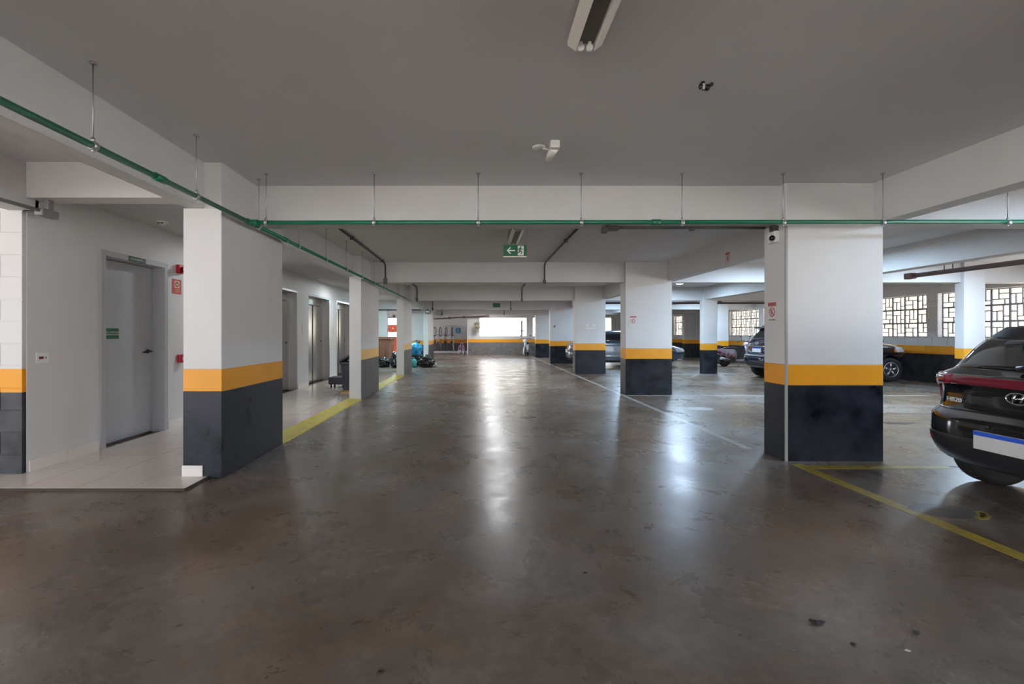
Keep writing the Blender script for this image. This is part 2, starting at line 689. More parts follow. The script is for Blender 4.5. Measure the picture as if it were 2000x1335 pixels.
# ------------------------------------------------------------------ lobby wall with door and lift doors
bm = new_bm()
WX = -4.16
DY0, DY1, DZ = 5.14, 6.10, 2.17
lifts = [(9.0, 10.6), (11.28, 12.91), (13.56, 15.15)]
LZ = 2.27
G = 0.012
segs = [(4.25, DY0 - 0.03), (DY1 + 0.03, lifts[0][0] - G), (lifts[0][1] + G, lifts[1][0] - G), (lifts[1][1] + G, lifts[2][0] - G), (lifts[2][1] + G, 15.4)]
for a, b in segs:
    box(bm, WX - 0.2, WX, a, b, 0, 2.72)
box(bm, WX - 0.2, WX, DY0 - 0.03, DY1 + 0.03, DZ + 0.03, 2.72)
box(bm, WX - 0.5, WX - 0.22, DY0 - 0.3, DY1 + 0.3, 0, 2.72)
for a, b in lifts:
    box(bm, WX - 0.2, WX, a - G, b + G, LZ + G, 2.72)
box(bm, -12, WX - 0.02, 15.2, 15.4, 0, 2.84)
struct('wall_left', bm, m_white, 'plain white lobby wall holding the grey door and the lift doors', 'wall')
# lift shaft backs
bm = new_bm()
box(bm, -4.75, -4.45, 8.6, 15.3, 0, 2.8)
struct('wall_left_shaft', bm, m_steeldk, 'dark shaft wall behind the lift doors', 'wall')
# skirting
for a, b in [(4.26, DY0 - 0.09), (DY1 + 0.07, 8.98), (10.62, 11.26), (12.93, 13.54)]:
    bm = new_bm()
    n = max(1, int(round((b - a) / 0.5)))
    for i in range(n):
        box(bm, WX, WX + 0.014, a + (b - a) * i / n + 0.002, a + (b - a) * (i + 1) / n - 0.002, 0.02, 0.13, 0.002)
    struct('baseboard_left', bm, m_skirt, 'white tile skirting along the lobby wall from %.1f m' % a, 'baseboard')
# door
d = thing('door_1', 'grey fire door with a black lever and a green sticker in the lobby wall', 'door', (WX, 5.62, 0.02), kind='structure')
bm = new_bm()
box(bm, WX - .17, WX + .012, DY0 - 0.065, DY0, 0.02, DZ + 0.06, 0.003)
box(bm, WX - .17, WX + .012, DY1, DY1 + 0.065, 0.02, DZ + 0.06, 0.003)
box(bm, WX - .17, WX + .012, DY0, DY1, DZ, DZ + 0.06, 0.003)
obj('door_frame', bm, m_framegrey, d)
bm = new_bm()
box(bm, WX - 0.205, WX - 0.16, DY0 + 0.002, DY1 - 0.002, 0.026, DZ - 0.006, 0.003)
leaf = obj('door_leaf', bm, m_doorgrey, d)
bm = new_bm()
hy, hz = DY1 - 0.085, CH - (686 - VY) * 5.95 / F
tube(bm, (WX - 0.16, hy, hz), (WX - 0.148, hy, hz), 0.027, seg=20)
tube(bm, (WX - 0.15, hy, hz), (WX - 0.105, hy, hz), 0.010)
path(bm, [(WX - 0.105, hy + 0.005, hz), (WX - 0.105, hy - 0.06, hz + 0.002), (WX - 0.11, hy - 0.13, hz - 0.008)], 0.010)
obj('lever_handle', bm, m_black, leaf)
bm = new_bm()
box(bm, WX - 0.16, WX - 0.157, 5.33, 5.535, 1.24, 1.365)
s = obj('green_sticker', bm, m_greensign, leaf)
text('PORTA CORTA FOGO', 0.023, m_signwhite, s, (WX - 0.1555, 5.4325, 1.318), FACE_RIGHT)
text('MANTENHA FECHADA', 0.023, m_signwhite, s, (WX - 0.1555, 5.4325, 1.290), FACE_RIGHT)
bm = new_bm()
box(bm, WX + 0.012, WX + 0.016, 5.47, 5.75, 2.165, 2.228)
s = obj('exit_sticker', bm, mat('dark_green_sign', (0.01, 0.05, 0.02), 0.5), d)
text('SAÍDA DE EMERGÊNCIA', 0.024, m_signwhite, s, (WX + 0.0175, 5.61, 2.196), FACE_RIGHT)
bm = new_bm()
for zz in (0.35, 1.15, 1.95):
    tube(bm, (WX - 0.155, DY0 + 0.006, zz - 0.05), (WX - 0.155, DY0 + 0.006, zz + 0.05), 0.008, seg=8)
obj('hinge', bm, m_metal, d)
# lift doors
lift_lab = ['stainless lift door closest to the grey fire door, mostly hidden behind the first column',
            'middle stainless lift door in full view between white piers',
            'stainless lift door farthest along the lobby, beside the black bin']
for k, (a, b) in enumerate(lifts):
    d = thing('door_%d' % (k + 2), lift_lab[k], 'lift door', (WX, (a + b) / 2, 0.02), kind='structure')
    bm = new_bm()
    box(bm, WX - .27, WX - .001, a - 0.01, a + 0.03, 0.02, LZ + 0.01)
    box(bm, WX - .27, WX - .001, b - 0.03, b + 0.01, 0.02, LZ + 0.01)
    box(bm, WX - .27, WX - .001, a + 0.03, b - 0.03, LZ - 0.03, LZ + 0.01)
    obj('reveal', bm, mat('satin_lift_reveal', (0.42, 0.40, 0.38), 0.3, 0.6), d)
    bm = new_bm()
    box(bm, WX - .25, WX - .215, a + 0.03, b - 0.03, 2.06, LZ - 0.03, 0.003)
    obj('header_panel', bm, m_steel, d)
    mid = a + (b - a) * 0.56
    for (p, q, dx) in ((a + 0.03, mid - 0.004, 0.0), (mid + 0.004, b - 0.03, 0.02)):
        bm = new_bm()
        box(bm, WX - .25 + dx, WX - .225 + dx, p, q, 0.03, 2.05, 0.004)
        obj('door_panel', bm, m_steel, d)
    bm = new_bm()
    box(bm, WX - .26, WX - .20, a + 0.03, b - 0.03, 0.02, 0.03)
    obj('sill', bm, m_steeldk, d)
    bm = new_bm()
    box(bm, WX, WX + 0.006, b + 0.28, b + 0.31, 1.28, 1.52)
    obj('call_plate', bm, m_metal, d)
    bm = new_bm()
    tube(bm, (WX - .205, b - 0.12, 1.10), (WX - .19, b - 0.12, 1.10), 0.02)
    obj('call_button', bm, m_black, d)

# ------------------------------------------------------------------ lobby floor tiles, kerb
bm = new_bm()
box(bm, -4.17, -2.43, 3.815, 16.4, 0.0, 0.020)
box(bm, -6.0, -4.17, 3.815, 4.20, 0.0, 0.020)
lf = struct('floor_lobby', bm, m_grout, 'raised beige tiled floor of the lift lobby', 'floor')
base = None
tx = [-2.43 - 0.458 * i for i in range(5)]
for j in range(25):
    y0 = 3.822 + j * 0.502
    for i in range(5):
        x1 = tx[i]
        x0 = x1 - 0.458
        if j > 0 and x1 < -4.1:
            continue
        wx = 0.453
        if j > 0 and x0 < -4.17:
            wx = x1 + 4.165
            x0 = -4.165
        ly = 0.496
        if y0 + ly > 4.14 and i == 0:   # the column strip is narrower beside column and kerb
            if y0 < 4.14:
                ly = 4.138 - y0
            else:
                wx -= 0.13
                x1 -= 0.13
        if y0 < 4.2 and x0 < -4.17 and i >= 4:
            ly = 0.385
            if i == 4:
                x0 = -4.262
        if base is None:
            b0 = new_bm()
            box(b0, -0.5, 0.5, -0.5, 0.5, 0, 0.010)
            base = obj('tile', b0, m_tile, lf, local=True)
            o = base
        else:
            o = base.copy()
            COL.objects.link(o)
        o.parent = lf
        o.scale = (wx, ly, 1)
        o.location = Vector((x1 - wx / 2 - 0.0015, y0 + ly / 2, 0.012)) - ORIG[lf.name]
o = base.copy()
COL.objects.link(o)
o.parent = lf
o.scale = (0.225, 0.178, 1)
o.location = Vector((-2.775, 4.231, 0.012)) - ORIG[lf.name]
for (a, b, lb) in ((5.44, 9.09, 'yellow kerb strip between the first and second left columns'),
                   (10.69, 14.36, 'yellow kerb strip between the second and third left columns')):
    bm = new_bm()
    vs = [bm.verts.new(p) for p in [(-2.56, a, 0), (-2.56, a, 0.03), (-2.32, a, 0.012), (-2.30, a, 0.0),
                                    (-2.56, b, 0), (-2.56, b, 0.03), (-2.32, b, 0.012), (-2.30, b, 0.0)]]
    for f in ((0, 1, 2, 3), (7, 6, 5, 4), (0, 4, 5, 1), (1, 5, 6, 2), (2, 6, 7, 3), (3, 7, 4, 0)):
        bm.faces.new([vs[i] for i in f])
    struct('kerb', bm, m_kerbyel, lb, 'kerb')

# ------------------------------------------------------------------ right outer wall with lattice windows
SILL, HEAD = 1.21, 2.365
WR = 12.1
wins = [(5.5, 8.58), (9.05, 12.13), (12.43, 15.51), (16.5, 19.58), (19.89, 22.2), (27.36, 28.52)]
wr = thing('wall_right', 'outer block wall with orange and black bands below lattice windows', 'wall', (WR, 12, 0), kind='structure')
bm = new_bm()
box(bm, WR, WR + 0.2, 4.8, 33, 0, SILL)
box(bm, WR, WR + 0.2, -6.3, 33, HEAD, 2.86)
prev = 4.8
for a, b in wins:
    box(bm, WR, WR + 0.2, prev, a, SILL, HEAD)
    prev = b
box(bm, WR, WR + 0.2, prev, 33, SILL, HEAD)
obj('masonry', bm, m_band, wr)
b0 = new_bm()
box(b0, -0.010, 0.01, -0.195, 0.195, 0, 0.192, 0.003)
blk = None
for r in range(6):
    for k in range(17):
        y = 9.1 + k * 0.397 + (0.198 if r % 2 else 0)
        if blk is None:
            blk = obj('block', b0, m_band, wr, local=True)
            o = blk
        else:
            o = blk.copy()
            COL.objects.link(o)
        o.parent = wr
        o.location = Vector((WR, y, r * 0.2017)) - ORIG[wr.name]
for r in range(6, 12):
    o = blk.copy()
    COL.objects.link(o)
    o.parent = wr
    o.scale = (1, 0.74, 0.93)
    o.location = Vector((WR, 12.28, SILL + 0.004 + (r - 6) * 0.1925)) - ORIG[wr.name]
# lattice blocks: four patterns of thin bars
patterns = [
    [('v', .36, 0, 1), ('h', .62, .36, 1), ('h', .30, 0, .36), ('v', .70, 0, .62)],
    [('h', .34, 0, 1), ('v', .60, .34, 1), ('v', .28, 0, .34), ('h', .68, 0, .60)],
    [('v', .64, 0, 1), ('h', .28, 0, .64), ('h', .58, .64, 1), ('v', .33, .28, 1)],
    [('h', .66, 0, 1), ('v', .38, 0, .66), ('h', .36, .38, 1), ('v', .72, .66, 1)],
]
M = 0.385
lat = []
for pt in patterns:
    b = new_bm()
    e = 0.021
    box(b, 0, .028, 0, M, 0, e)
    box(b, 0, .028, 0, M, M - e, M)
    box(b, 0, .028, 0, e, e, M - e)
    box(b, 0, .028, M - e, M, e, M - e)
    for k, p, a, c in pt:
        t = 0.011
        if k == 'v':
            box(b, 0.002, .026, p * M - t, p * M + t, a * M, c * M)
        else:
            box(b, 0.002, .026, a * M, c * M, p * M - t, p * M + t)
    me = bpy.data.meshes.new('lattice_block')
    b.to_mesh(me)
    b.free()
    me.materials.append(m_lattice)
    lat.append(me)
wlab = ['lattice window of the right wall nearest the camera, beside the car',
        'lattice window behind the light blue column and the near car',
        'lattice window directly right of the nearest wide column',
        'lattice window mostly hidden behind the dark SUV',
        'lattice window behind the parked scooter',
        'last lattice window of the right wall, at the end corner']
for w, (a, b) in enumerate(wins):
    wi = thing('window_%d' % (w + 1), wlab[w], 'window', (WR + 0.12, (a + b) / 2, SILL), kind='structure')
    n = int(round((b - a) / M))
    for i in range(n):
        for j in range(3):
            o = bpy.data.objects.new('lattice_block', lat[random.randrange(4)])
            COL.objects.link(o)
            o.parent = wi
            o.location = Vector((WR + 0.12, a + i * M, SILL + j * M)) - ORIG[wi.name]
    bm = new_bm()
    box(bm, WR - 0.015, WR + 0.2, a, b, SILL - 0.012, SILL + 0.002)
    obj('sill', bm, mat('window_sill_grey', (0.45, 0.44, 0.45), 0.6), wi)

bm = new_bm()
box(bm, 11.28, 12.15, 25.2, 25.45, 0, 2.84)
struct('wall_right_return', bm, m_band, 'short banded wall standing out from the outer wall near the far corner', 'wall')

# ------------------------------------------------------------------ end walls
BY = 28.75
bm = new_bm()
box(bm, -0.67, 12.1, BY, BY + 0.2, 0, 1.16)
box(bm, -0.67, 12.1, BY, BY + 0.2, 2.30, 2.84)
box(bm, -0.67, 0.10, BY, BY + 0.2, 1.16, 2.30)
box(bm, 3.02, 3.42, BY, BY + 0.2, 1.16, 2.30)
box(bm, 4.0, 7.3, BY, BY + 0.2, 1.16, 2.30)
box(bm, 8.32, 12.1, BY, BY + 0.2, 1.16, 2.30)
struct('wall_back', bm, m_bandgrey, 'end wall with an orange band over grey and a wide bright opening', 'wall')
bm = new_bm()
box(bm, -0.69, -0.63, BY - 0.02, BY + 4.1, 0, 2.84)
struct('trim_1', bm, m_white, 'white corner edge between end wall and bicycle corner', 'trim')
bm = new_bm()
box(bm, -4.3, -0.66, 32.8, 33.0, 0, 2.84)
struct('wall_back_left', bm, banded_wall('banded_rear_wall_paint', 0.92, 0.64, (0.10, 0.095, 0.09)), 'banded wall behind the hanging bicycles', 'wall')
bm = new_bm()
box(bm, -4.3, -0.66, 31.6, 32.8, 0, 0.10)
struct('trim_2', bm, mat('pale_kerb', (0.62, 0.60, 0.60), 0.7), 'pale raised step under the hanging bicycles', 'trim')
bm = new_bm()
box(bm, -12.2, -12, 4.2, 18.5, 0, 2.84)
box(bm, -12.2, -12, 29.5, 33, 0, 2.84)
struct('wall_far_left', bm, m_white, 'white outer wall beyond the rubbish area', 'wall')
bm = new_bm()
box(bm, -3.42, -2.54, 21.9, 22.1, 0, 2.84)
struct('wall_left_bags', bm, m_band, 'short banded wall behind the heap with the blue bag', 'wall')
column('pale column behind the brown wheeled bin', -5.2, -4.2, 21.25, 21.5)
bm = new_bm()
box(bm, -12, -4.3, 30.6, 30.8, 2.35, 2.84)
struct('wall_back_outer', bm, m_white, 'white lintel over the bright exit behind the brown bin', 'wall')
bm = new_bm()
box(bm, 1.5, 9.0, -6.3, -6.1, 0, 2.84)  # added out of view to cut light on camera-facing surfaces
struct('wall_front_blocker', bm, m_white, 'unseen plain wall behind the camera, added to cut the entrance light', 'wall')
# things outside the rear-left exit: red boards
bs = thing('signboard', 'orange-red board outside the bright exit behind the brown bin', 'sign', (-5.9, 33.5, 0))
bm = new_bm()
box(bm, -6.9, -5.6, 33.5, 33.56, 1.42, 1.95)
pl = obj('board', bm, mat('orange_red_board', (0.80, 0.12, 0.04), 0.5), bs)
bm = new_bm()
box(bm, -6.9, -5.85, 33.5, 33.56, 0.0, 1.08)
obj('lower_board', bm, MATS['orange_red_board'], bs)
bm = new_bm()
for x in (-6.85, -5.65):
    tube(bm, (x, 33.6, -0.2), (x, 33.6, 2.2), 0.03)
obj('post', bm, m_redsign, bs)
bm = new_bm()
lathe(bm, [(0.001, 33.49), (0.07, 33.49), (0.07, 33.50)], (-6.2, 0, 1.68), 'Y', 16)
obj('white_disc', bm, m_signwhite, bs)

# ------------------------------------------------------------------ floor markings
def marking(x0, x1, y0, y1, m, lb):
    bm = new_bm()
    box(bm, x0, x1, y0, y1, 0.0, 0.0018)
    o = obj('floor_marking', bm, m, None)
    tag(o, lb, 'floor marking', kind='structure')


marking(3.12, 3.225, -2.0, 4.60, m_lineyel, 'yellow bay line running from the nearest wide column towards the camera')
marking(3.225, 4.6, 4.44, 4.54, m_lineyel, 'short worn yellow line across the foot of the nearest wide column')
marking(3.02, 3.10, 5.2, 28.0, m_linewhite, 'long white bay line beside the right row of columns')
marking(3.1, 9.5, 9.66, 9.73, m_linewhite, 'thin white bay line at the foot of the second wide column')
marking(4.2, 9.5, 14.78, 14.85, m_linewhite, 'thin white bay line at the foot of the third wide column')
m_joint = mat('dark_floor_joint', (0.02, 0.02, 0.02), 0.6)
marking(4.6, 12.0, 4.50, 4.515, m_joint, 'dark floor joint reaching under the near car')
marking(4.2, 12.0, 7.50, 7.515, m_joint, 'dark floor joint right of the nearest wide column')


def round_mark(cx, cy2, rx, ry, lb, m, m2=None):
    t = thing('floor_number_spot', lb, 'floor marking', (cx, cy2, 0), kind='structure')
    bm = new_bm()
    vs = [bm.verts.new((cx + rx * math.cos(a) * (1 + 0.03 * math.sin(5 * a)), cy2 + ry * math.sin(a), 0.002)) for a in [2 * math.pi * i / 32 for i in range(32)]]
    f = bm.faces.new(vs)
    r = bmesh.ops.extrude_face_region(bm, geom=[f])
    bmesh.ops.translate(bm, verts=[v for v in r['geom'] if isinstance(v, bmesh.types.BMVert)], vec=(0, 0, -0.002))
    obj('disc', bm, m, t)
    if m2:
        bm = new_bm()
        for i in range(5):
            a = -1.0 + i * 0.2
            x, y = cx + rx * 1.02 * math.cos(a), cy2 + ry * 1.02 * math.sin(a)
            box(bm, x - 0.03, x + 0.03, y - 0.025, y + 0.025, 0.0, 0.0022)
        obj('yellow_rim', bm, m2, t)


m_spot = mat('worn_grey_spot', (0.12, 0.108, 0.095), 0.4, var=0.3, scale=10)
round_mark(3.42, 3.38, 0.23, 0.15, 'round worn grey spot with a yellow rim beside the near car', m_spot, m_lineyel)
round_mark(3.85, 8.0, 0.22, 0.16, 'faint pale round bay spot before the second wide column', m_linewhite)

# small debris on the floor
def debris(x, y, s, m, lb, cat, name):
    bm = new_bm()
    n = 9
    vs = []
    for i in range(n):
        a = 2 * math.pi * i / n
        rr = s * (0.6 + 0.4 * random.random())
        vs.append(bm.verts.new((x + rr * math.cos(a), y + 0.55 * rr * math.sin(a), 0.003 + 0.4 * s * random.random() * 0.6)))
    c = bm.verts.new((x, y, 0.3 * s + 0.003))
    d0 = bm.verts.new((x, y, 0.0005))
    for i in range(n):
        bm.faces.new((vs[i], vs[(i + 1) % n], c))
        bm.faces.new((vs[(i + 1) % n], vs[i], d0))
    tag(obj(name, bm, m), lb, cat)


m_leaf = mat('dry_leaf', (0.018, 0.013, 0.012), 0.7)
m_scrap = mat('pale_scrap', (0.6, 0.6, 0.6), 0.6)
def floor_at(px, py):
    Y = CH * F / (py - VY)
    return (px - VX) * Y / F, Y
for px, py, s, m, lb, cat, nm in (
        (1596, 1217, 0.042, m_leaf, 'curled dark dry leaf, the largest on the near floor', 'leaf', 'dry_leaf'),
        (1700, 988, 0.018, m_leaf, 'small black pebble left of the yellow bay line', 'pebble', 'pebble'),
        (1667, 1258, 0.018, m_leaf, 'small dark leaf scrap in front of the curled leaf', 'leaf', 'dry_leaf'),
        (1790, 1236, 0.020, m_leaf, 'flat dark leaf scrap beneath the yellow bay line', 'leaf', 'dry_leaf'),
        (1773, 1272, 0.016, m_scrap, 'tiny white paper scrap at bottom right', 'scrap', 'paper_scrap'),
        (1143, 1119, 0.016, m_leaf, 'tiny dark chip in the middle of the near floor', 'chip', 'stone_chip'),
        (743, 1312, 0.016, m_leaf, 'tiny dark chip at the bottom left of the floor', 'chip', 'stone_chip'),
        (1495, 820, 0.0, None, '', '', '')):
    if s:
        x, y = floor_at(px, py)
        debris(x, y, s, m, lb, cat, nm)
for px, py, rx, ry, lb in ((1030, 815, 0.15, 0.08, 'dark oval drain patch in the middle of the aisle'),
                           (1752, 826, 0.32, 0.09, 'dark oil patch right of the nearest wide column')):
    x, y = floor_at(px, py)
    bm = new_bm()
    vs = [bm.verts.new((x + rx * math.cos(a) * (0.8 + 0.2 * math.sin(3 * a + 1)), y + ry * math.sin(a), 0.0015)) for a in [2 * math.pi * i / 24 for i in range(24)]]
    f = bm.faces.new(vs)
    r = bmesh.ops.extrude_face_region(bm, geom=[f])
    bmesh.ops.translate(bm, verts=[v for v in r['geom'] if isinstance(v, bmesh.types.BMVert)], vec=(0, 0, -0.0013))
    tag(obj('floor_stain', bm, mat('dark_oil_stain', (0.02, 0.018, 0.017), 0.4)), lb, 'stain', kind='structure')

# ------------------------------------------------------------------ green sprinkler pipe with hangers
GP = thing('sprinkler_pipe', 'green fire pipe hung on thin rods in front of the beams', 'pipe', (-2.16, 4.45, 2.37))
bm = new_bm()
path(bm, [(-2.19, -3.0, 2.368), (-2.19, 4.43, 2.368), (-2.17, 27.0, 2.368)], 0.020, 14)
obj('long_run', bm, m_green, GP)
bm = new_bm()
path(bm, [(-2.19, 4.43, 2.368), (7.7, 4.43, 2.38)], 0.020, 14)
obj('cross_run', bm, m_green, GP)
bm = new_bm()
tube(bm, (-2.19, 4.37, 2.368), (-2.19, 4.49, 2.368), 0.028, seg=14)
tube(bm, (-2.2, 4.43, 2.368), (-2.12, 4.43, 2.368), 0.028, seg=14)
obj('tee_joint', bm, m_green, GP)
for pa, pb in (((-2.19, 3.12, 2.368), (-2.19, 3.22, 2.368)), ((-2.19, 5.2, 2.368), (-2.19, 5.28, 2.368)), ((1.67, 4.43, 2.373), (1.75, 4.43, 2.373))):
    bm = new_bm()
    tube(bm, pa, pb, 0.027, seg=14)
    obj('coupling', bm, m_green, GP)


def hanger(x, y, along, z=2.368):
    bm = new_bm()
    tube(bm, (x, y, z + 0.02), (x, y, 2.84), 0.0045, seg=6)
    tube(bm, (x, y, 2.832), (x, y, 2.84), 0.02, seg=10)
    obj('hanger_rod', bm, m_metal, GP)
    bm = new_bm()
    d = Vector((0, 0.016, 0)) if along == 'Y' else Vector((0.016, 0, 0))
    c = Vector((x, y, z))
    tube(bm, c - d, c + d, 0.027, seg=12)
    tube(bm, (x, y, z + 0.02), (x, y, z + 0.045), 0.011, seg=8)
    tube(bm, (x, y, z - 0.035), (x, y, z - 0.02), 0.009, seg=8)
    obj('clamp', bm, m_metal, GP)


for y in [1.6, 2.62] + [3.58 + 1.02 * i for i in range(23)]:
    hanger(-2.19, y, 'Y')
for x in (-2.04, -1.0, 0.0, 0.99, 1.96, 2.93, 3.89, 5.09, 6.1, 7.2):
    hanger(x, 4.43, 'X')

# ------------------------------------------------------------------ conduits
def conduit(label, pts, r, m, boxes=(), clamps=()):
    t = thing('conduit', label, 'conduit', pts[0])
    bm = new_bm()
    path(bm, [Vector(p) for p in pts], r, 10)
    obj('pipe', bm, m, t)
    for (c, s3) in boxes:
        bm = new_bm()
        c = Vector(c)
        box(bm, c.x - s3[0] / 2, c.x + s3[0] / 2, c.y - s3[1] / 2, c.y + s3[1] / 2, c.z - s3[2] / 2, c.z + s3[2] / 2, min(s3) * 0.15)
        obj('junction_box', bm, m, t)
    for c in clamps:
        bm = new_bm()
        c = Vector(c)
        box(bm, c.x - r * 1.7, c.x + r * 1.7, c.y - 0.012, c.y + 0.012, c.z - r * 1.5, c.z + r * 1.5)
        obj('clamp', bm, m, t)
    return t


names = ['second', 'third', 'fourth', 'fifth']
for i in range(4):
    y1 = RY[i + 1] + 0.08
    y0 = y1 - 3.6 if i == 0 else y1 - 1.9
    zb = beam_z[i + 2]
    conduit('dark ceiling conduit at the left of the aisle dropping down the %s cross beam' % names[i],
            [(-2.0, y0, 2.815), (-2.0, y1 - 0.09, 2.815), (-1.99, y1 - 0.03, 2.76), (-1.99, y1 - 0.03, zb + 0.02)], 0.017, m_dkpipe,
            [((-1.99, y1 - 0.03, zb + 0.02), (0.075, 0.06, 0.13))], [(-2.0, y0 + 1.0, 2.815), (-2.0, y1 - 0.3, 2.815)])
    conduit('dark ceiling conduit at the right of the aisle dropping down the %s cross beam' % names[i],
            [(1.43, y0, 2.815), (1.43, y1 - 0.09, 2.815), (1.42, y1 - 0.03, 2.76), (1.42, y1 - 0.03, zb + 0.02)], 0.017, m_dkpipe,
            [((1.42, y1 - 0.03, zb + 0.01), (0.06, 0.05, 0.08))], [(1.43, y0 + 1.2, 2.815)])
conduit('thin dark conduit under the nearest beam ending at the camera box',
        [(1.40, 4.92, 2.43), (3.06, 4.92, 2.43)], 0.014, m_dkpipe,
        [((1.43, 4.92, 2.425), (0.13, 0.06, 0.055)), ((1.34, 4.90, 2.40), (0.06, 0.08, 0.06)), ((3.145, 4.85, 2.405), (0.13, 0.07, 0.065))], [(2.28, 4.92, 2.42)])
cl = conduit('grey conduit along the left beam ending in an open box above the block wall',
        [(-3.95, 2.0, 2.405), (-3.93, 4.12, 2.405)], 0.016, m_greypipe,
        [((-3.93, 4.20, 2.395), (0.08, 0.17, 0.07)), ((-3.93, 4.21, 2.475), (0.06, 0.06, 0.10))], [(-3.935, 3.72, 2.405)])
bp_ = conduit('thick brown drain pipe under the ceiling before the right windows',
        [(7.95, -1.0, 2.30), (7.95, 8.42, 2.36)], 0.040, m_brownpipe,
        [((7.95, 8.48, 2.36), (0.11, 0.16, 0.11))], [])
for yy in (7.72, 7.86, 3.5):
    bm = new_bm()
    tube(bm, (7.95, yy, 2.35), (7.95, yy, 2.84), 0.007)
    obj('hanger_rod', bm, m_dkpipe, bp_)
conduit('long brown pipe crossing above the parking bays at the far right',
        [(4.25, 16.2, 2.38), (10.3, 16.2, 2.38)], 0.036, m_brownpipe,
        [((10.35, 16.2, 2.39), (0.2, 0.12, 0.12))], [(6.5, 16.2, 2.41), (8.5, 16.2, 2.41)])
conduit('brown sloping pipe along the end wall above the bicycles',
        [at(835, 623, 28.5), at(948, 617, 28.5)], 0.045, m_brownpipe, [(at(952, 616.5, 28.5), (0.22, 0.12, 0.14))], [at(878, 620.4, 28.5), at(906, 619, 28.5)])
conduit('dark horizontal pipe under the beam above the brown bin',
        [(-6.0, 21.17, 2.40), (-2.65, 21.17, 2.40)], 0.03, m_dkpipe)
conduit('dark thin pipe across the bright exit behind the brown bin',
        [(-8.0, 30.56, 2.38), (-4.6, 30.56, 2.38)], 0.035, m_dkpipe, [((-5.62, 30.56, 2.44), (0.07, 0.07, 0.2))])

# ------------------------------------------------------------------ ceiling luminaires
def batten(label, x, y0, y1, lit=False):
    t = thing('ceiling_light', label, 'ceiling light', (x, (y0 + y1) / 2, 2.74))
    bm = new_bm()
    box(bm, x - 0.075, x + 0.075, y0, y1, 2.785, 2.84)
    obj('housing', bm, mat('shaded_luminaire_pan', (0.16, 0.145, 0.13), 0.5), t)  # dark colour paints in the shade inside the trough
    for s in (-1, 1):
        bm = new_bm()
        a, b = (x + s * 0.045, x + s * 0.088)
        vs = [bm.verts.new(p) for p in [(a, y0, 2.745), (b, y0, 2.775), (b, y0, 2.80), (a, y0, 2.80), (a, y1, 2.745), (b, y1, 2.775), (b, y1, 2.80), (a, y1, 2.80)]]
        for f in ((0, 1, 2, 3), (7, 6, 5, 4), (0, 4, 5, 1), (1, 5, 6, 2), (2, 6, 7, 3), (3, 7, 4, 0)):
            bm.faces.new([vs[i] for i in f])
        obj('reflector', bm, m_lampoff, t)
    for s in (-1, 1):
        for yy in (y0 + 0.01, y1 - 0.01):
            bm = new_bm()
            tube(bm, (x + s * 0.022, yy - 0.012, 2.755), (x + s * 0.022, yy + 0.012, 2.755), 0.017, seg=14)
            box(bm, x + s * 0.022 - 0.008, x + s * 0.022 + 0.008, yy - 0.01, yy + 0.01, 2.755, 2.79)
            obj('lamp_holder', bm, m_whiteplastic, t)
    return t


batten('empty white fluorescent batten on the near ceiling at the top edge', 0.545, 1.10, 2.36)
batten('white fluorescent batten behind the exit arrow sign', 0.565, 6.45, 7.60)
for (x, y, e, lb) in ((5.95, 13.6, 1, 'lit ceiling lamp between the second wide column and the slim column'),):
    t = thing('ceiling_light', lb, 'ceiling light', (x, y, 2.78))
    bm = new_bm()
    box(bm, x - .13, x + .13, y - .13, y + .13, 2.80, 2.84, 0.01)
    obj('housing', bm, m_whiteplastic, t)
    bm = new_bm()
    sph(bm, (x, y, 2.80), 0.12, 16, (1, 1, 0.35))
    obj('diffuser', bm, m_lamp, t)
t = thing('wall_light', 'lit bluish tube lamp beside the third left column above the bin', 'wall light', (-3.3, 19.0, 2.5))
bm = new_bm()
box(bm, -2.72, -2.64, 17.5, 18.7, 2.62, 2.68)
obj('housing', bm, m_whiteplastic, t)
bm = new_bm()
tube(bm, (-2.68, 17.55, 2.60), (-2.68, 18.65, 2.60), 0.016)
obj('tube', bm, mat('cyan_lamp_emissive', (0.8, 0.95, 1), 0.5, emit=(0.55, 0.92, 1.0), estr=22), t)

# lamps and battens added out of view to brighten the bays and aisle
for (x, y, lb) in ((5.95, 3.2, 'added fill lamp out of view above the near car'), (5.95, 8.5, 'added fill lamp out of view behind the nearest wide column'),
                   (5.95, 18.7, 'added fill lamp out of view above the slate blue sedan'), (5.95, 23.6, 'added fill lamp out of view in the last parking bay'),
                   (9.4, 8.5, 'added fill lamp out of view near the lattice windows'), (9.4, 18.7, 'added fill lamp out of view above the scooter')):
    t = thing('ceiling_light', lb, 'ceiling light', (x, y, 2.78))
    bm = new_bm()
    box(bm, x - .13, x + .13, y - .13, y + .13, 2.80, 2.84, 0.01)
    obj('housing', bm, m_whiteplastic, t)
    bm = new_bm()
    sph(bm, (x, y, 2.80), 0.12, 16, (1, 1, 0.35))
    obj('diffuser', bm, m_lamp, t)
for i, y in enumerate((12.0, 17.2, 22.3, 26.7)):
    batten('added unseen fluorescent batten for fill light past the %s cross beam' % ('second', 'third', 'fourth', 'fifth')[i], 0.565, y - .6, y + .6)
BAYL = [(5.95, 3.2, 18), (5.95, 8.5, 26), (5.95, 13.6, 24), (5.95, 18.7, 24), (5.95, 23.6, 24), (9.4, 8.5, 24), (9.4, 18.7, 24)]  # one of these is in view; the others are added fill
for x, y, e in BAYL:
    area('bay_lamp_and_fill', (x, y, 2.75), (0.25, 0.25), (0, 0, -1), e * 2.2, (0.55, 0.77, 1.0))
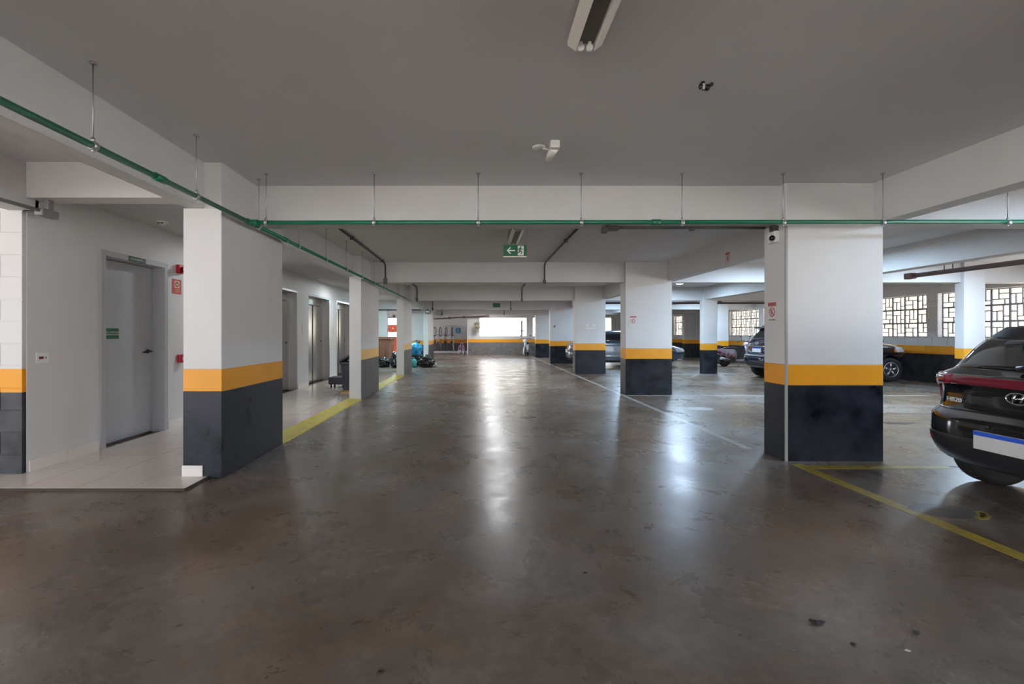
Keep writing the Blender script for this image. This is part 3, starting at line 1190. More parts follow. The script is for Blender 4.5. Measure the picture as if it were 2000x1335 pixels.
for y, e in ((12.0, 20), (17.2, 22), (22.3, 26), (26.7, 34)):  # light of the added battens, fills the far aisle
    area('batten_fill', (0.565, y, 2.73), (0.1, 1.1), (0, 0, -1), e, (0.95, 0.97, 1.0))
area('tube_lamp', (-3.2, 19.0, 2.66), (0.15, 1.2), (-0.1, 0, -1), 42, (0.6, 0.9, 1.0))

for (x, y, lb) in ((-3.4, 7.6, 'added round fill lamp on the lobby ceiling behind the first left column'), (-3.35, 12.5, 'added round fill lamp on the lobby ceiling behind the second left column')):  # lobby lamps added out of view to brighten the lobby walls
    t = thing('ceiling_light', lb, 'ceiling light', (x, y, 2.64))
    bm = new_bm()
    torus(bm, (x, y, 2.665), 0.10, 0.012, 'Z', 24, 8)
    obj('rim', bm, m_whiteplastic, t)
    bm = new_bm()
    lathe(bm, [(0.001, 2.655), (0.09, 2.655), (0.09, 2.67)], (x, y, 0), 'Z', 24)
    obj('diffuser', bm, m_lamp, t)
    area('lobby_fill', (x, y, 2.64), (0.16, 0.16), (0, 0, -1), 9, (0.9, 0.95, 1.0))
# emergency spot with round ceiling plate
t = thing('emergency_light', 'small white emergency spot with a round ceiling plate', 'emergency light', (0.58, 3.72, 2.76))
bm = new_bm()
lathe(bm, [(0.001, 2.826), (0.05, 2.826), (0.054, 2.832), (0.054, 2.84)], (0.50, 3.80, 0), 'Z', 24)
obj('ceiling_plate', bm, m_whiteplastic, t)
bm = new_bm()
path(bm, [(0.53, 3.80, 2.828), (0.58, 3.79, 2.815), (0.60, 3.73, 2.825)], 0.006)
obj('cable', bm, m_whiteplastic, t)
bm = new_bm()
box(bm, 0.575, 0.65, 3.66, 3.74, 2.78, 2.84, 0.005)
obj('housing', bm, m_whiteplastic, t)
bm = new_bm()
p0, p1 = Vector((0.614, 3.71, 2.795)), Vector((0.590, 3.86, 2.765))
tube(bm, p0, p1, 0.036, 0.028, 16)
sph(bm, p1, 0.027, 12)
obj('lamp_head', bm, m_lampoff, t)
# twin black sensor
t = thing('ceiling_sensor', 'small black and white twin sensor screwed to the near ceiling', 'sensor', (1.36, 2.79, 2.76))
bm = new_bm()
tube(bm, (1.375, 2.82, 2.84), (1.372, 2.81, 2.79), 0.012)
sph(bm, (1.385, 2.79, 2.79), 0.020, 12)
sph(bm, (1.39, 2.745, 2.785), 0.012, 10)
obj('bracket', bm, m_black, t)
bm = new_bm()
tube(bm, (1.345, 2.78, 2.79), (1.365, 2.775, 2.79), 0.017)
obj('body', bm, m_whiteplastic, t)
bm = new_bm()
sph(bm, (1.335, 2.765, 2.785), 0.016, 12, (0.7, 1, 1.2))
obj('lens', bm, m_black, t)
# lobby detectors
for x, y, lb in ((-3.85, 5.62, 'round white detector on the lobby ceiling near the fire door'), (-3.9, 11.2, 'round detector on the lobby ceiling above the lifts')):
    t = thing('smoke_detector', lb, 'detector', (x, y, 2.64))
    bm = new_bm()
    lathe(bm, [(0.001, 2.63), (0.03, 2.63), (0.045, 2.65), (0.06, 2.655), (0.06, 2.67)], (x, y, 0), 'Z', 24)
    obj('body', bm, m_whiteplastic, t)
    bm = new_bm()
    for s in (-1, 1):
        box(bm, x + s * 0.02 - 0.012, x + s * 0.02 + 0.012, y - 0.045, y - 0.038, 2.636, 2.648)
    obj('vent', bm, m_black, t)

# ------------------------------------------------------------------ signs
def exit_sign(label, x0, x1, y, z0, z1, on_beam=False):
    t = thing('exit_sign', label, 'sign', ((x0 + x1) / 2, y, z0))
    bm = new_bm()
    box(bm, x0, x1, y, y + 0.012, z0, z1)
    b = obj('panel', bm, m_greensign, t)
    if on_beam:
        return t
    bm = new_bm()
    box(bm, x0, x1, y - 0.002, y + 0.014, z0 - 0.012, z0)
    obj('lower_rail', bm, m_lampoff, t)
    for x in (x0 + 0.03, x1 - 0.03):
        bm = new_bm()
        tube(bm, (x, y + 0.006, z1), (x, y + 0.006, 2.84), 0.0015, seg=5)
        obj('hanging_wire', bm, m_metal, t)
    h = z1 - z0
    cz = (z0 + z1) / 2
    bm = new_bm()
    xa = x0 + 0.04
    for s in (-1, 1):
        vs = [(xa, cz), (xa + 0.045, cz + s * 0.045), (xa + 0.045 + 0.012, cz + s * 0.036), (xa + 0.022, cz)]
        f = [bm.verts.new((p[0], y - 0.001, p[1])) for p in vs]
        bm.faces.new(f)
    box(bm, xa + 0.014, xa + 0.108, y - 0.002, y, cz - 0.007, cz + 0.007)
    obj('arrow', bm, m_signwhite, b)
    bm = new_bm()
    xb = x1 - 0.115
    box(bm, xb, xb + 0.075, y - 0.002, y, cz - 0.062, cz + 0.062)
    obj('doorway_symbol', bm, m_signwhite, b)
    bm = new_bm()
    c = Vector((xb + 0.03, y - 0.004, cz))
    tube(bm, c + Vector((0.008, 0, 0.045)), c + Vector((0.008, -0.003, 0.045)), 0.009, seg=10)
    for a, e, r in (((0.004, 0.034), (-0.004, -0.002), 0.008), ((-0.004, -0.002), (0.02, -0.018), 0.006), ((0.02, -0.018), (0.014, -0.045), 0.005),
                    ((-0.004, -0.002), (-0.012, -0.026), 0.006), ((-0.012, -0.026), (-0.034, -0.028), 0.005), ((0.004, 0.03), (-0.02, 0.022), 0.004),
                    ((-0.02, 0.022), (-0.026, 0.006), 0.004), ((0.004, 0.03), (0.024, 0.012), 0.004), ((0.024, 0.012), (0.036, 0.02), 0.004)):
        tube(bm, c + Vector((a[0], 0, a[1])), c + Vector((e[0], 0, e[1])), r, seg=8)
    obj('running_figure', bm, m_greensign, b)
    return t


exit_sign('green exit sign with left arrow hanging over the aisle', 0.32, 0.617, 5.85, 2.285, 2.428)
exit_sign('small dark green sign on the far cross beam', 0.64, 0.96, 20.12, 2.46, 2.63, True)


def wall_plate(name, label, cat, face, plane, u, z0, z1, w, m, th=0.004):
    """flat plate on a wall; face -Y uses x as u, +X/-X uses y as u"""
    bm = new_bm()
    if face == 'C':
        loc = (u, plane - th, z0)
        box(bm, u - w / 2, u + w / 2, plane - th, plane, z0, z1)
    elif face == 'L':
        loc = (plane - th, u, z0)
        box(bm, plane - th, plane, u - w / 2, u + w / 2, z0, z1)
    else:
        loc = (plane + th, u, z0)
        box(bm, plane, plane + th, u - w / 2, u + w / 2, z0, z1)
    t = thing(name, label, cat, loc)
    return t, obj('plate', bm, m, t)


m_notice = mat('faded_notice', (0.66, 0.63, 0.62), 0.45)
m_redink = mat('red_print', (0.40, 0.05, 0.06), 0.5)
m_greyink = mat('grey_print', (0.16, 0.16, 0.17), 0.5)


def ring_E(parent, face, plane, u, z, r):
    bm = new_bm()
    if face == 'L':
        torus(bm, (plane - 0.001, u, z), r, r * 0.11, 'X', 28, 6, sq=0.2)
        mt = Vector((plane - 0.001, u, z))
        for dz, a, b in ((r * .5, -.3, .3), (0, -.3, .2), (-r * .5, -.3, .3)):
            box(bm, plane - 0.002, plane, u - b * r, u - a * r, z + dz - r * .09, z + dz + r * .09)
        box(bm, plane - 0.002, plane, u + .22 * r, u + .38 * r, z - r * .55, z + r * .55)
        tube(bm, (plane - 0.0015, u + .62 * r, z + .62 * r), (plane - 0.0015, u - .62 * r, z - .62 * r), r * 0.07, seg=6)
    else:
        torus(bm, (u, plane - 0.001, z), r, r * 0.11, 'Y', 24, 6, sq=0.2)
        for dz, a, b in ((r * .5, -.3, .3), (0, -.3, .2), (-r * .5, -.3, .3)):
            box(bm, u + a * r, u + b * r, plane - 0.002, plane, z + dz - r * .09, z + dz + r * .09)
        box(bm, u - .38 * r, u - .22 * r, plane - 0.002, plane, z - r * .55, z + r * .55)
    obj('no_parking_symbol', bm, m_redink, parent)


t, p = wall_plate('notice', 'red and white no-parking notice on the side of the nearest wide column', 'notice', 'L', 3.136, 4.91, 1.43, 1.64, 0.135, m_notice)
bm = new_bm()
box(bm, 3.129, 3.132, 4.845, 4.975, 1.592, 1.635)
obj('red_header', bm, mat('faded_red_header', (0.48, 0.14, 0.15), 0.5), p)
text('PROIBIDO', 0.026, m_redink, p, (3.1285, 4.91, 1.613), FACE_LEFT)
ring_E(p, 'L', 3.131, 4.91, 1.530, 0.045)
text('ESTACIONAR', 0.017, m_greyink, p, (3.1285, 4.91, 1.448), FACE_LEFT)
t, p = wall_plate('notice', 'small red-edged notice on the front of the second wide column', 'notice', 'C', RY[1], 3.30, 1.47, 1.68, 0.14, m_notice)
bm = new_bm()
box(bm, 3.235, 3.365, RY[1] - 0.006, RY[1] - 0.004, 1.648, 1.672)
obj('red_header', bm, m_redink, p)
ring_E(p, 'C', RY[1] - 0.004, 3.30, 1.57, 0.045)
t, p = wall_plate('notice', 'small white text notice on the third wide column', 'notice', 'C', RY[2], 3.65, 1.46, 1.62, 0.30, m_whiteplastic)
text('AVISO', 0.05, m_greyink, p, (3.65, RY[2] - 0.005, 1.58), FACE_CAM)
text('VAGA PRIVATIVA', 0.035, m_greyink, p, (3.65, RY[2] - 0.005, 1.52), FACE_CAM)
t, p = wall_plate('notice', 'faint grey notice on the fourth wide column', 'notice', 'C', RY[3], 3.33, 1.50, 1.72, 0.16, m_notice)
bm = new_bm()
box(bm, 3.28, 3.36, RY[3] - 0.006, RY[3] - 0.004, 1.57, 1.67)
obj('grey_symbol', bm, m_greyink, p)
# number on the right long beam
t, p = wall_plate('bay_number_sign', 'faded red bay number 4 hanging on the right long beam', 'sign', 'L', 4.034, 7.45, 2.43, 2.62, 0.13, mat('faded_beam_sign', (0.50, 0.46, 0.46), 0.6))
bm = new_bm()
box(bm, 4.026, 4.03, 7.40, 7.50, 2.575, 2.612)
obj('red_header', bm, m_redink, p)
text('4', 0.14, m_redink, p, (4.0285, 7.45, 2.51), FACE_LEFT)
# lobby wall items
t = thing('alarm_siren', 'red fire siren high on the wall right of the fire door', 'siren', (WX, 6.40, 2.05))
sy, sz = 6.40, CH - (527 - VY) * 6.43 / F
bm = new_bm()
box(bm, WX, WX + 0.05, sy - 0.06, sy + 0.06, sz - 0.055, sz + 0.065, 0.006)
obj('backbox', bm, m_red, t)
bm = new_bm()
lathe(bm, [(0.04, WX + 0.05), (0.043, WX + 0.09), (0.05, WX + 0.105), (0.046, WX + 0.118), (0.001, WX + 0.12)], (0, sy + 0.005, sz - 0.0), 'X', 20)
obj('horn', bm, mat('dark_red_horn', (0.22, 0.01, 0.015), 0.35), t)
t, p = wall_plate('fire_alarm_sign', 'red fire alarm sign with a round symbol below the siren', 'sign', 'R', WX, 6.355, 1.85, 2.05, 0.19, m_redsign)
bm = new_bm()
box(bm, WX + 0.004, WX + 0.006, 6.305, 6.405, 1.93, 2.025)
obj('symbol_field', bm, m_creamsign, p)
bm = new_bm()
torus(bm, (WX + 0.007, 6.355, 1.978), 0.027, 0.009, 'X', 20, 6, sq=0.2)
obj('round_symbol', bm, mat('dark_red_ink', (0.12, 0.02, 0.02), 0.5), p)
text('ALARME DE', 0.026, m_creamsign, p, (WX + 0.0055, 6.355, 1.907), FACE_RIGHT)
text('INCÊNDIO', 0.026, m_creamsign, p, (WX + 0.0055, 6.355, 1.878), FACE_RIGHT)
t = thing('fire_call_point', 'red fire call point low on the wall right of the fire door', 'call point', (WX, 6.42, 0.95))
cz = CH - (699.5 - VY) * 6.43 / F
bm = new_bm()
box(bm, WX, WX + 0.045, 6.36, 6.47, cz - 0.055, cz + 0.055, 0.006)
obj('housing', bm, m_red, t)
bm = new_bm()
box(bm, WX + 0.045, WX + 0.062, 6.385, 6.46, cz - 0.035, cz + 0.035, 0.004)
f_ = obj('front_panel', bm, mat('pink_red_panel', (0.55, 0.06, 0.09), 0.3), t)
bm = new_bm()
box(bm, WX + 0.062, WX + 0.065, 6.40, 6.445, cz - 0.018, cz + 0.018)
obj('glass', bm, m_signwhite, f_)
t = thing('wall_switch', 'white wall plate with a dark red button beside the block wall', 'switch', (WX, 4.39, 1.05))
bm = new_bm()
box(bm, WX, WX + 0.010, 4.33, 4.455, 1.02, 1.125, 0.003)
pl = obj('plate', bm, m_whiteplastic, t)
bm = new_bm()
box(bm, WX + 0.010, WX + 0.016, 4.352, 4.395, 1.06, 1.085, 0.002)
obj('red_button', bm, mat('dark_red_button', (0.15, 0.005, 0.005), 0.3), t)
bm = new_bm()
tube(bm, (WX + 0.010, 4.425, 1.073), (WX + 0.013, 4.425, 1.073), 0.007)
obj('round_knob', bm, m_greypipe, t)
# accessibility sign
t, p = wall_plate('accessibility_sign', 'blue square wheelchair sign on the far wall beside the bicycles', 'sign', 'C', 32.78, -1.42, 1.36, 1.70, 0.34, m_bluesign, 0.01)
bm = new_bm()
c = Vector((-1.44, 32.765, 1.52))
torus(bm, c + Vector((0, 0, -0.04)), 0.065, 0.010, 'Y', 20, 6, sq=0.4)
sph(bm, c + Vector((-0.01, 0, 0.115)), 0.02, 10)
for a, e in (((-.01, .09), (0.0, 0.0)), ((0.0, 0.0), (0.07, -0.005)), ((0.07, -0.005), (0.10, -0.09)), ((0.0, 0.05), (0.06, 0.045))):
    tube(bm, c + Vector((a[0], 0, a[1])), c + Vector((e[0], 0, e[1])), 0.012, seg=6)
obj('wheelchair_symbol', bm, m_signwhite, p)

# security camera on first column
t = thing('security_camera', 'small white dome camera on the nearest wide column under a grey box', 'camera', (3.12, 4.72, 2.30))
cpos = at(1504, 466, 4.86)
bm = new_bm()
box(bm, 3.085, 3.14, 4.79, 4.92, 2.255, 2.375, 0.012)
obj('mount', bm, m_whiteplastic, t)
bm = new_bm()
sph(bm, (3.085, 4.84, 2.305), 0.045, 16)
b_ = obj('dome', bm, m_whiteplastic, t)
bm = new_bm()
sph(bm, (3.070, 4.812, 2.298), 0.030, 14)
obj('lens', bm, m_blackgl, t)
# emergency box at fourth left column
t = thing('emergency_box', 'white box with a black frame high on the fourth left column', 'emergency light', (-2.25, 21.3, 2.25))
bm = new_bm()
box(bm, -2.45, -2.2, 21.25, 21.38, 2.24, 2.40, 0.01)
obj('frame', bm, m_black, t)
bm = new_bm()
box(bm, -2.42, -2.23, 21.235, 21.25, 2.27, 2.37)
obj('panel', bm, m_signwhite, t)

# ------------------------------------------------------------------ hanging plant, far opening items
t = thing('hanging_plant', 'round olive hanging plant beside the far bright opening', 'plant', (-0.05, 28.3, 1.65))
bm = new_bm()
lathe(bm, [(0.001, 1.60), (0.12, 1.62), (0.17, 1.72), (0.17, 1.74)], (-0.05, 28.3, 0), 'Z', 16)
obj('basket', bm, mat('olive_basket', (0.28, 0.23, 0.10), 0.8), t)
bm = new_bm()
for i in range(160):
    a = random.random() * 6.28
    e = random.uniform(-0.6, 1.4)
    rr = random.uniform(0.10, 0.27)
    c = Vector((-0.05 + rr * math.cos(a) * math.cos(e), 28.3 + rr * math.sin(a) * math.cos(e), 1.80 + rr * math.sin(e)))
    d1 = Vector((random.uniform(-1, 1), random.uniform(-1, 1), random.uniform(-1, 1))).normalized() * 0.05
    d2 = Vector((random.uniform(-1, 1), random.uniform(-1, 1), random.uniform(-1, 1))).normalized() * 0.018
    vs = [bm.verts.new(c - d1), bm.verts.new(c + d2), bm.verts.new(c + d1), bm.verts.new(c - d2)]
    bm.faces.new(vs)
obj('foliage', bm, mat('olive_foliage', (0.20, 0.19, 0.07), 0.7), t)
bm = new_bm()
for dx in (-0.14, 0.14):
    tube(bm, (-0.05 + dx, 28.3, 1.74), (-0.05, 28.3, 2.28), 0.005, seg=5)
tube(bm, (-0.05, 28.3, 2.28), (-0.05, 28.75, 2.30), 0.008, seg=5)
obj('hanger', bm, m_dkpipe, t)
# small tree and pole outside the opening
t = thing('street_pole', 'thin dark pole with cross arms outside the far opening', 'pole', (3.0, 33, -0.21))
bm = new_bm()
tube(bm, (3.12, 33, -0.21), (3.12, 33, 2.25), 0.05)
obj('pole', bm, m_brownpipe, t)
bm = new_bm()
tube(bm, (2.75, 33, 1.55), (3.4, 33, 1.50), 0.03)
tube(bm, (2.75, 33, 2.15), (3.12, 33, 2.10), 0.02)
obj('cross_arm', bm, m_brownpipe, t)
t = thing('shrub', 'thin pale green shrub outside the far opening', 'shrub', (0.7, 34, -0.21))
bm = new_bm()
tube(bm, (0.7, 34, -0.21), (0.72, 34, 1.7), 0.02, 0.008)
obj('stem', bm, m_brownpipe, t)
bm = new_bm()
for i in range(120):
    c = Vector((0.7 + random.gauss(0, 0.25), 34 + random.gauss(0, 0.25), 1.75 + random.gauss(0, 0.22)))
    d1 = Vector((random.uniform(-1, 1), random.uniform(-1, 1), random.uniform(-1, 1))).normalized() * 0.05
    d2 = Vector((random.uniform(-1, 1), random.uniform(-1, 1), random.uniform(-1, 1))).normalized() * 0.02
    bm.faces.new([bm.verts.new(c - d1), bm.verts.new(c + d2), bm.verts.new(c + d1), bm.verts.new(c - d2)])
obj('foliage', bm, mat('pale_green_foliage', (0.35, 0.45, 0.15), 0.7), t)

# ------------------------------------------------------------------ rubbish: bins and bags
def bag(x, y, z, s, m, lb, cat='rubbish bag', sq=(1, 1, 0.8), seed=0, neck=True):
    bm = new_bm()
    bmesh.ops.create_icosphere(bm, subdivisions=5, radius=1.0)
    for v in bm.verts:
        n = noise.noise(v.co * 1.6 + Vector((seed * 3.1, 0, 0))) * 0.30 + abs(noise.noise(v.co * 4.5 + Vector((0, seed * 1.7, 0)))) * 0.22
        n += (1 - abs(noise.noise(v.co * 3.2 + Vector((seed * 2.3, 5, 1)))) * 2) * 0.10 + abs(noise.noise(v.co * 9 + Vector((seed, 3, 0)))) * 0.10
        v.co *= (0.76 + n)
        v.co.z = max(v.co.z, -0.72)
        if neck and v.co.z > 0.55:
            k = (v.co.z - 0.55) * 1.4
            v.co.x *= max(0.25, 1 - k)
            v.co.y *= max(0.25, 1 - k)
    zmin = min(v.co.z for v in bm.verts)
    for v in bm.verts:
        v.co = Vector((x + v.co.x * s * sq[0], y + v.co.y * s * sq[1], z + (v.co.z - zmin) * s * sq[2]))
    if neck:
        topz = max(v.co.z for v in bm.verts)
        tube(bm, (x, y, topz - 0.05 * s), (x + 0.03 * s, y, topz + 0.16 * s), 0.06 * s, 0.16 * s, 8)
    o = obj('rubbish_bag', bm, m, smooth=True)
    tag(o, lb, cat)


m_bag = mat('black_bag_film', (0.010, 0.010, 0.013), 0.22, bump=1.0, bscale=22)
m_bagblue = mat('blue_bag_film', (0.03, 0.33, 0.62), 0.35, bump=0.8, bscale=14)
m_bagteal = mat('teal_bag_film', (0.06, 0.42, 0.42), 0.35, bump=0.8, bscale=14)
bag(-3.72, 18.05, 0.0, 0.28, m_bag, 'black rubbish bag at the left end of the heap under the brown bin', seed=1, neck=False)
bag(-3.10, 17.95, 0.0, 0.30, m_bag, 'black rubbish bag in the middle of the heap beneath the brown bin', seed=2)
bag(-3.28, 18.85, 0.0, 0.36, m_bag, 'taller black rubbish bag leaning at the back of the bin heap', seed=3, sq=(1, 1, 1.0))
bag(-2.04, 18.0, 0.0, 0.31, m_bag, 'large black rubbish bag at the aisle end of the heap', seed=4, sq=(1.05, 1, 0.95), neck=False)
bag(-2.62, 19.0, 0.0, 0.28, m_bag, 'black rubbish bag under the blue bag', seed=5, sq=(1, 1, 1.1), neck=False)
bag(-2.52, 18.6, 0.44, 0.28, m_bagblue, 'bright blue rubbish bag on top of the black bags', seed=6, sq=(1.0, 1, 1.15))
bag(-2.50, 17.85, 0.0, 0.17, m_bagteal, 'small teal bag at the foot of the third left column', seed=7, sq=(0.9, 0.9, 1.2))
bag(-1.80, 18.35, 0.0, 0.14, mat('pale_bag_film', (0.5, 0.5, 0.55), 0.3, bump=0.8, bscale=14), 'small pale plastic bag at the aisle side of the heap', seed=8)
bag(-2.52, 18.9, 0.88, 0.14, mat('brown_paper_bag', (0.30, 0.10, 0.03), 0.7), 'small brown paper bag on top beside the blue bag', seed=9, neck=False)


def wheelie_bin(label, x, y, w, d, h, m, rot=0.0, open_lid=0.0, big=True, name='wheeled_bin'):
    t = thing(name, label, 'bin', (x, y, 0.012 if not big else 0), rot)
    bm = new_bm()
    z0 = 0.12
    k = 0.86
    vs = []
    for (z, f) in ((z0, k), (h, 1.0)):
        for sx, sy in ((-1, -1), (1, -1), (1, 1), (-1, 1)):
            vs.append(bm.verts.new((sx * w / 2 * f, sy * d / 2 * f, z)))
    bm.faces.new(vs[0:4])
    bm.faces.new(vs[4:8])
    for i in range(4):
        j = (i + 1) % 4
        bm.faces.new((vs[i], vs[j], vs[4 + j], vs[4 + i]))
    bmesh.ops.bevel(bm, geom=[e for e in bm.edges], offset=0.02, segments=2, affect='EDGES')
    obj('body', bm, m, t, local=True)
    bm = new_bm()
    box(bm, -w / 2 - 0.02, w / 2 + 0.02, -d / 2 - 0.02, d / 2 + 0.02, h - 0.06, h, 0.012)
    obj('rim', bm, m, t, local=True)
    bm = new_bm()
    nr = 5
    for i in range(nr):
        xx = -w / 2 * 0.75 + w * 0.75 * i / (nr - 1)
        box(bm, xx - 0.012, xx + 0.012, -d / 2 * 0.97 - 0.004, -d / 2 * 0.92, z0 + 0.1, h - 0.07)
    obj('rib', bm, m, t, local=True)
    bm = new_bm()
    box(bm, -w / 2 - 0.025, w / 2 + 0.025, -d / 2 - 0.025, d / 2 + 0.025, 0, 0.045, 0.015)
    bmesh.ops.rotate(bm, verts=bm.verts[:], cent=(-w / 2, 0, 0), matrix=Matrix.Rotation(-open_lid, 3, 'Y'))
    bmesh.ops.translate(bm, verts=bm.verts[:], vec=(0, 0, h))
    obj('lid', bm, m, t, local=True)
    for sx in (-1, 1):
        for sy in ((-1, 1) if big else (1,)):
            bm = new_bm()
            lathe(bm, [(0.03, -0.02), (0.075, -0.02), (0.08, 0), (0.075, 0.02), (0.03, 0.02)], (sx * w * 0.36, sy * d * 0.34, 0.08), 'X', 16)
            obj('wheel', bm, m_black, t, local=True)
    if not big:
        bm = new_bm()
        box(bm, -w * .4, w * .4, -d * .4, d * .4, 0.0, 0.13)
        obj('foot', bm, m, t, local=True)
    return t


m_brownbin = mat('brown_bin_plastic', (0.34, 0.16, 0.10), 0.45, var=0.15)
m_darkbin = mat('dark_bin_plastic', (0.035, 0.035, 0.05), 0.45)
wheelie_bin('large brown wheeled waste container behind the second left column', -4.35, 19.75, 1.35, 1.0, 1.13, m_brownbin)
wheelie_bin('black bin with a raised lid behind the second left column', -2.83, 10.55, 0.5, 0.5, 0.66, m_darkbin, open_lid=R(28), big=False, name='pedal_bin')
t = thing('crate', 'low black plastic crate beside the black bin in the lobby', 'crate', (-3.42, 11.0, 0.022))
bm = new_bm()
box(bm, -3.55, -3.16, 10.9, 11.3, 0.10, 0.27, 0.02)
obj('tray', bm, m_darkbin, t)
bm = new_bm()
for x, y in ((-3.2, 10.93), (-3.5, 11.25), (-3.2, 11.25), (-3.5, 10.97)):
    tube(bm, (x, y, 0.022), (x, y, 0.12), 0.02)
obj('foot', bm, m_black, t)
for i, (y, dx) in enumerate(((9.95, 0), (10.15, 0.02))):
    bm = new_bm()
    box(bm, -2.98 + dx, -2.56 + dx, y, y + 0.09, 0.022, 0.045, 0.003)
    tag(obj('timber_batten', bm, m_wood), ['raw timber batten on the floor nearest the camera before the black bin', 'raw timber batten touching the black bin'][i], 'timber')

# ------------------------------------------------------------------ bicycles
def bicycle(label, col, wr_=0.33, group=None, simple=False):
    m = mat('bike_paint_' + label.split()[0], col, 0.35)
    t = thing('bicycle', label, 'bicycle', (0, 0, 0), group=group)
    for x in (0.0, 1.02):
        bm = new_bm()
        torus(bm, (x, 0, wr_), wr_ - 0.022, 0.024, 'Y', 32, 8)
        w = obj('wheel', bm, m_black, t, local=True)
        bm = new_bm()
        torus(bm, (x, 0, wr_), wr_ - 0.05, 0.010, 'Y', 28, 6)
        tube(bm, (x, -0.04, wr_), (x, 0.04, wr_), 0.02, seg=8)
        for k in range(12):
            a = k * math.pi / 6
            tube(bm, (x, 0, wr_), (x + (wr_ - .05) * math.cos(a), 0, wr_ + (wr_ - .05) * math.sin(a)), 0.0025, seg=4, caps=False)
        obj('rim', bm, m_metal, w, local=True)
    bb = (0.42, 0, 0.28)
    st = (0.32, 0, 0.78)
    hd = (0.82, 0, 0.85)
    hl = (0.86, 0, 0.70)
    bm = new_bm()
    for a, b in ((bb, st), (st, hd), (bb, hl), (hd, hl), ((0, 0.04, wr_), bb), ((0, 0.04, wr_), st), ((0, -0.04, wr_), bb), ((0, -0.04, wr_), st)):
        tube(bm, a, b, 0.018, seg=8)
    obj('frame', bm, m, t, local=True)
    bm = new_bm()
    for s in (-.05, .05):
        path(bm, [(0.87, s, 0.68), (0.95, s, 0.5), (1.02, s, wr_)], 0.012, 8)
    tube(bm, (0.87, -.05, 0.68), (0.87, .05, 0.68), 0.016, seg=8)
    obj('fork', bm, m, t, local=True)
    bm = new_bm()
    tube(bm, (0.82, 0, 0.85), (0.80, 0, 0.98), 0.014, seg=8)
    path(bm, [(0.72, -0.28, 1.0), (0.80, -0.1, 0.98), (0.80, 0.1, 0.98), (0.72, 0.28, 1.0)], 0.012, 8)
    obj('handlebar', bm, m_black, t, local=True)
    bm = new_bm()
    tube(bm, st, (0.29, 0, 0.90), 0.012, seg=8)
    sph(bm, (0.27, 0, 0.92), 0.10, 12, (1.2, 0.6, 0.3))
    obj('saddle', bm, m_black, t, local=True)
    bm = new_bm()
    lathe(bm, [(0.03, -0.01), (0.085, -0.01), (0.085, 0.0), (0.03, 0.0)], (bb[0], -0.05, bb[2]), 'Y', 16)
    tube(bm, (bb[0], -.07, bb[2]), (bb[0] + .1, -.07, bb[2] - .13), 0.01, seg=6)
    tube(bm, (bb[0], .07, bb[2]), (bb[0] - .1, .07, bb[2] + .13), 0.01, seg=6)
    obj('crank', bm, m_metal, t, local=True)
    return t


def hang(t, x, y, z, yaw):
    mtx = Matrix.Rotation(yaw, 3, 'Z') @ Matrix(((0, -1, 0), (0, 0, -1), (1, 0, 0)))
    t.rotation_euler = mtx.to_euler()
    t.location = (x, y, z)


g = 'bicycles hung upright on the far wall'
for i, (x, c, lb) in enumerate(((-3.06, (0.15, 0.02, 0.02), 'maroon bicycle hung on end, partly behind the fourth left column'),
                                (-2.69, (0.5, 0.5, 0.52), 'silver bicycle hung on end, left of the middle one'),
                                (-2.30, (0.12, 0.14, 0.06), 'olive bicycle hung on end in the middle of the far rack'),
                                (-1.91, (0.25, 0.35, 0.55), 'pale-blue bicycle hung on end nearest the wheelchair sign'))):
    b = bicycle(lb, c, group=g)
    hang(b, x + 0.12, 32.40, 0.42, R(-16 + i * 4))
t = thing('bike_rack', 'thin white rail and posts holding the hanging bicycles', 'rack', (-2.3, 32.7, 0.1))
bm = new_bm()
tube(bm, (-4.2, 32.74, 1.88), (-1.75, 32.74, 1.88), 0.02, seg=8)
obj('rail', bm, m_whiteplastic, t)
bm = new_bm()
tube(bm, (-1.75, 32.70, 0.1), (-1.75, 32.70, 1.9), 0.03, seg=8)
obj('post', bm, m_whiteplastic, t)
for x in (-3.0, -2.62, -2.24, -1.86):
    bm = new_bm()
    path(bm, [(x, 32.74, 1.88), (x, 32.5, 1.86), (x, 32.46, 1.80)], 0.01, 6)
    obj('hook', bm, m_metal, t)
b = bicycle('purple child bicycle standing by the end-wall corner', (0.30, 0.10, 0.25))
b.scale = (0.9, 0.9, 0.9)
b.location = (-1.15, 28.15, 0)
b.rotation_euler = (0, R(0), R(-72))

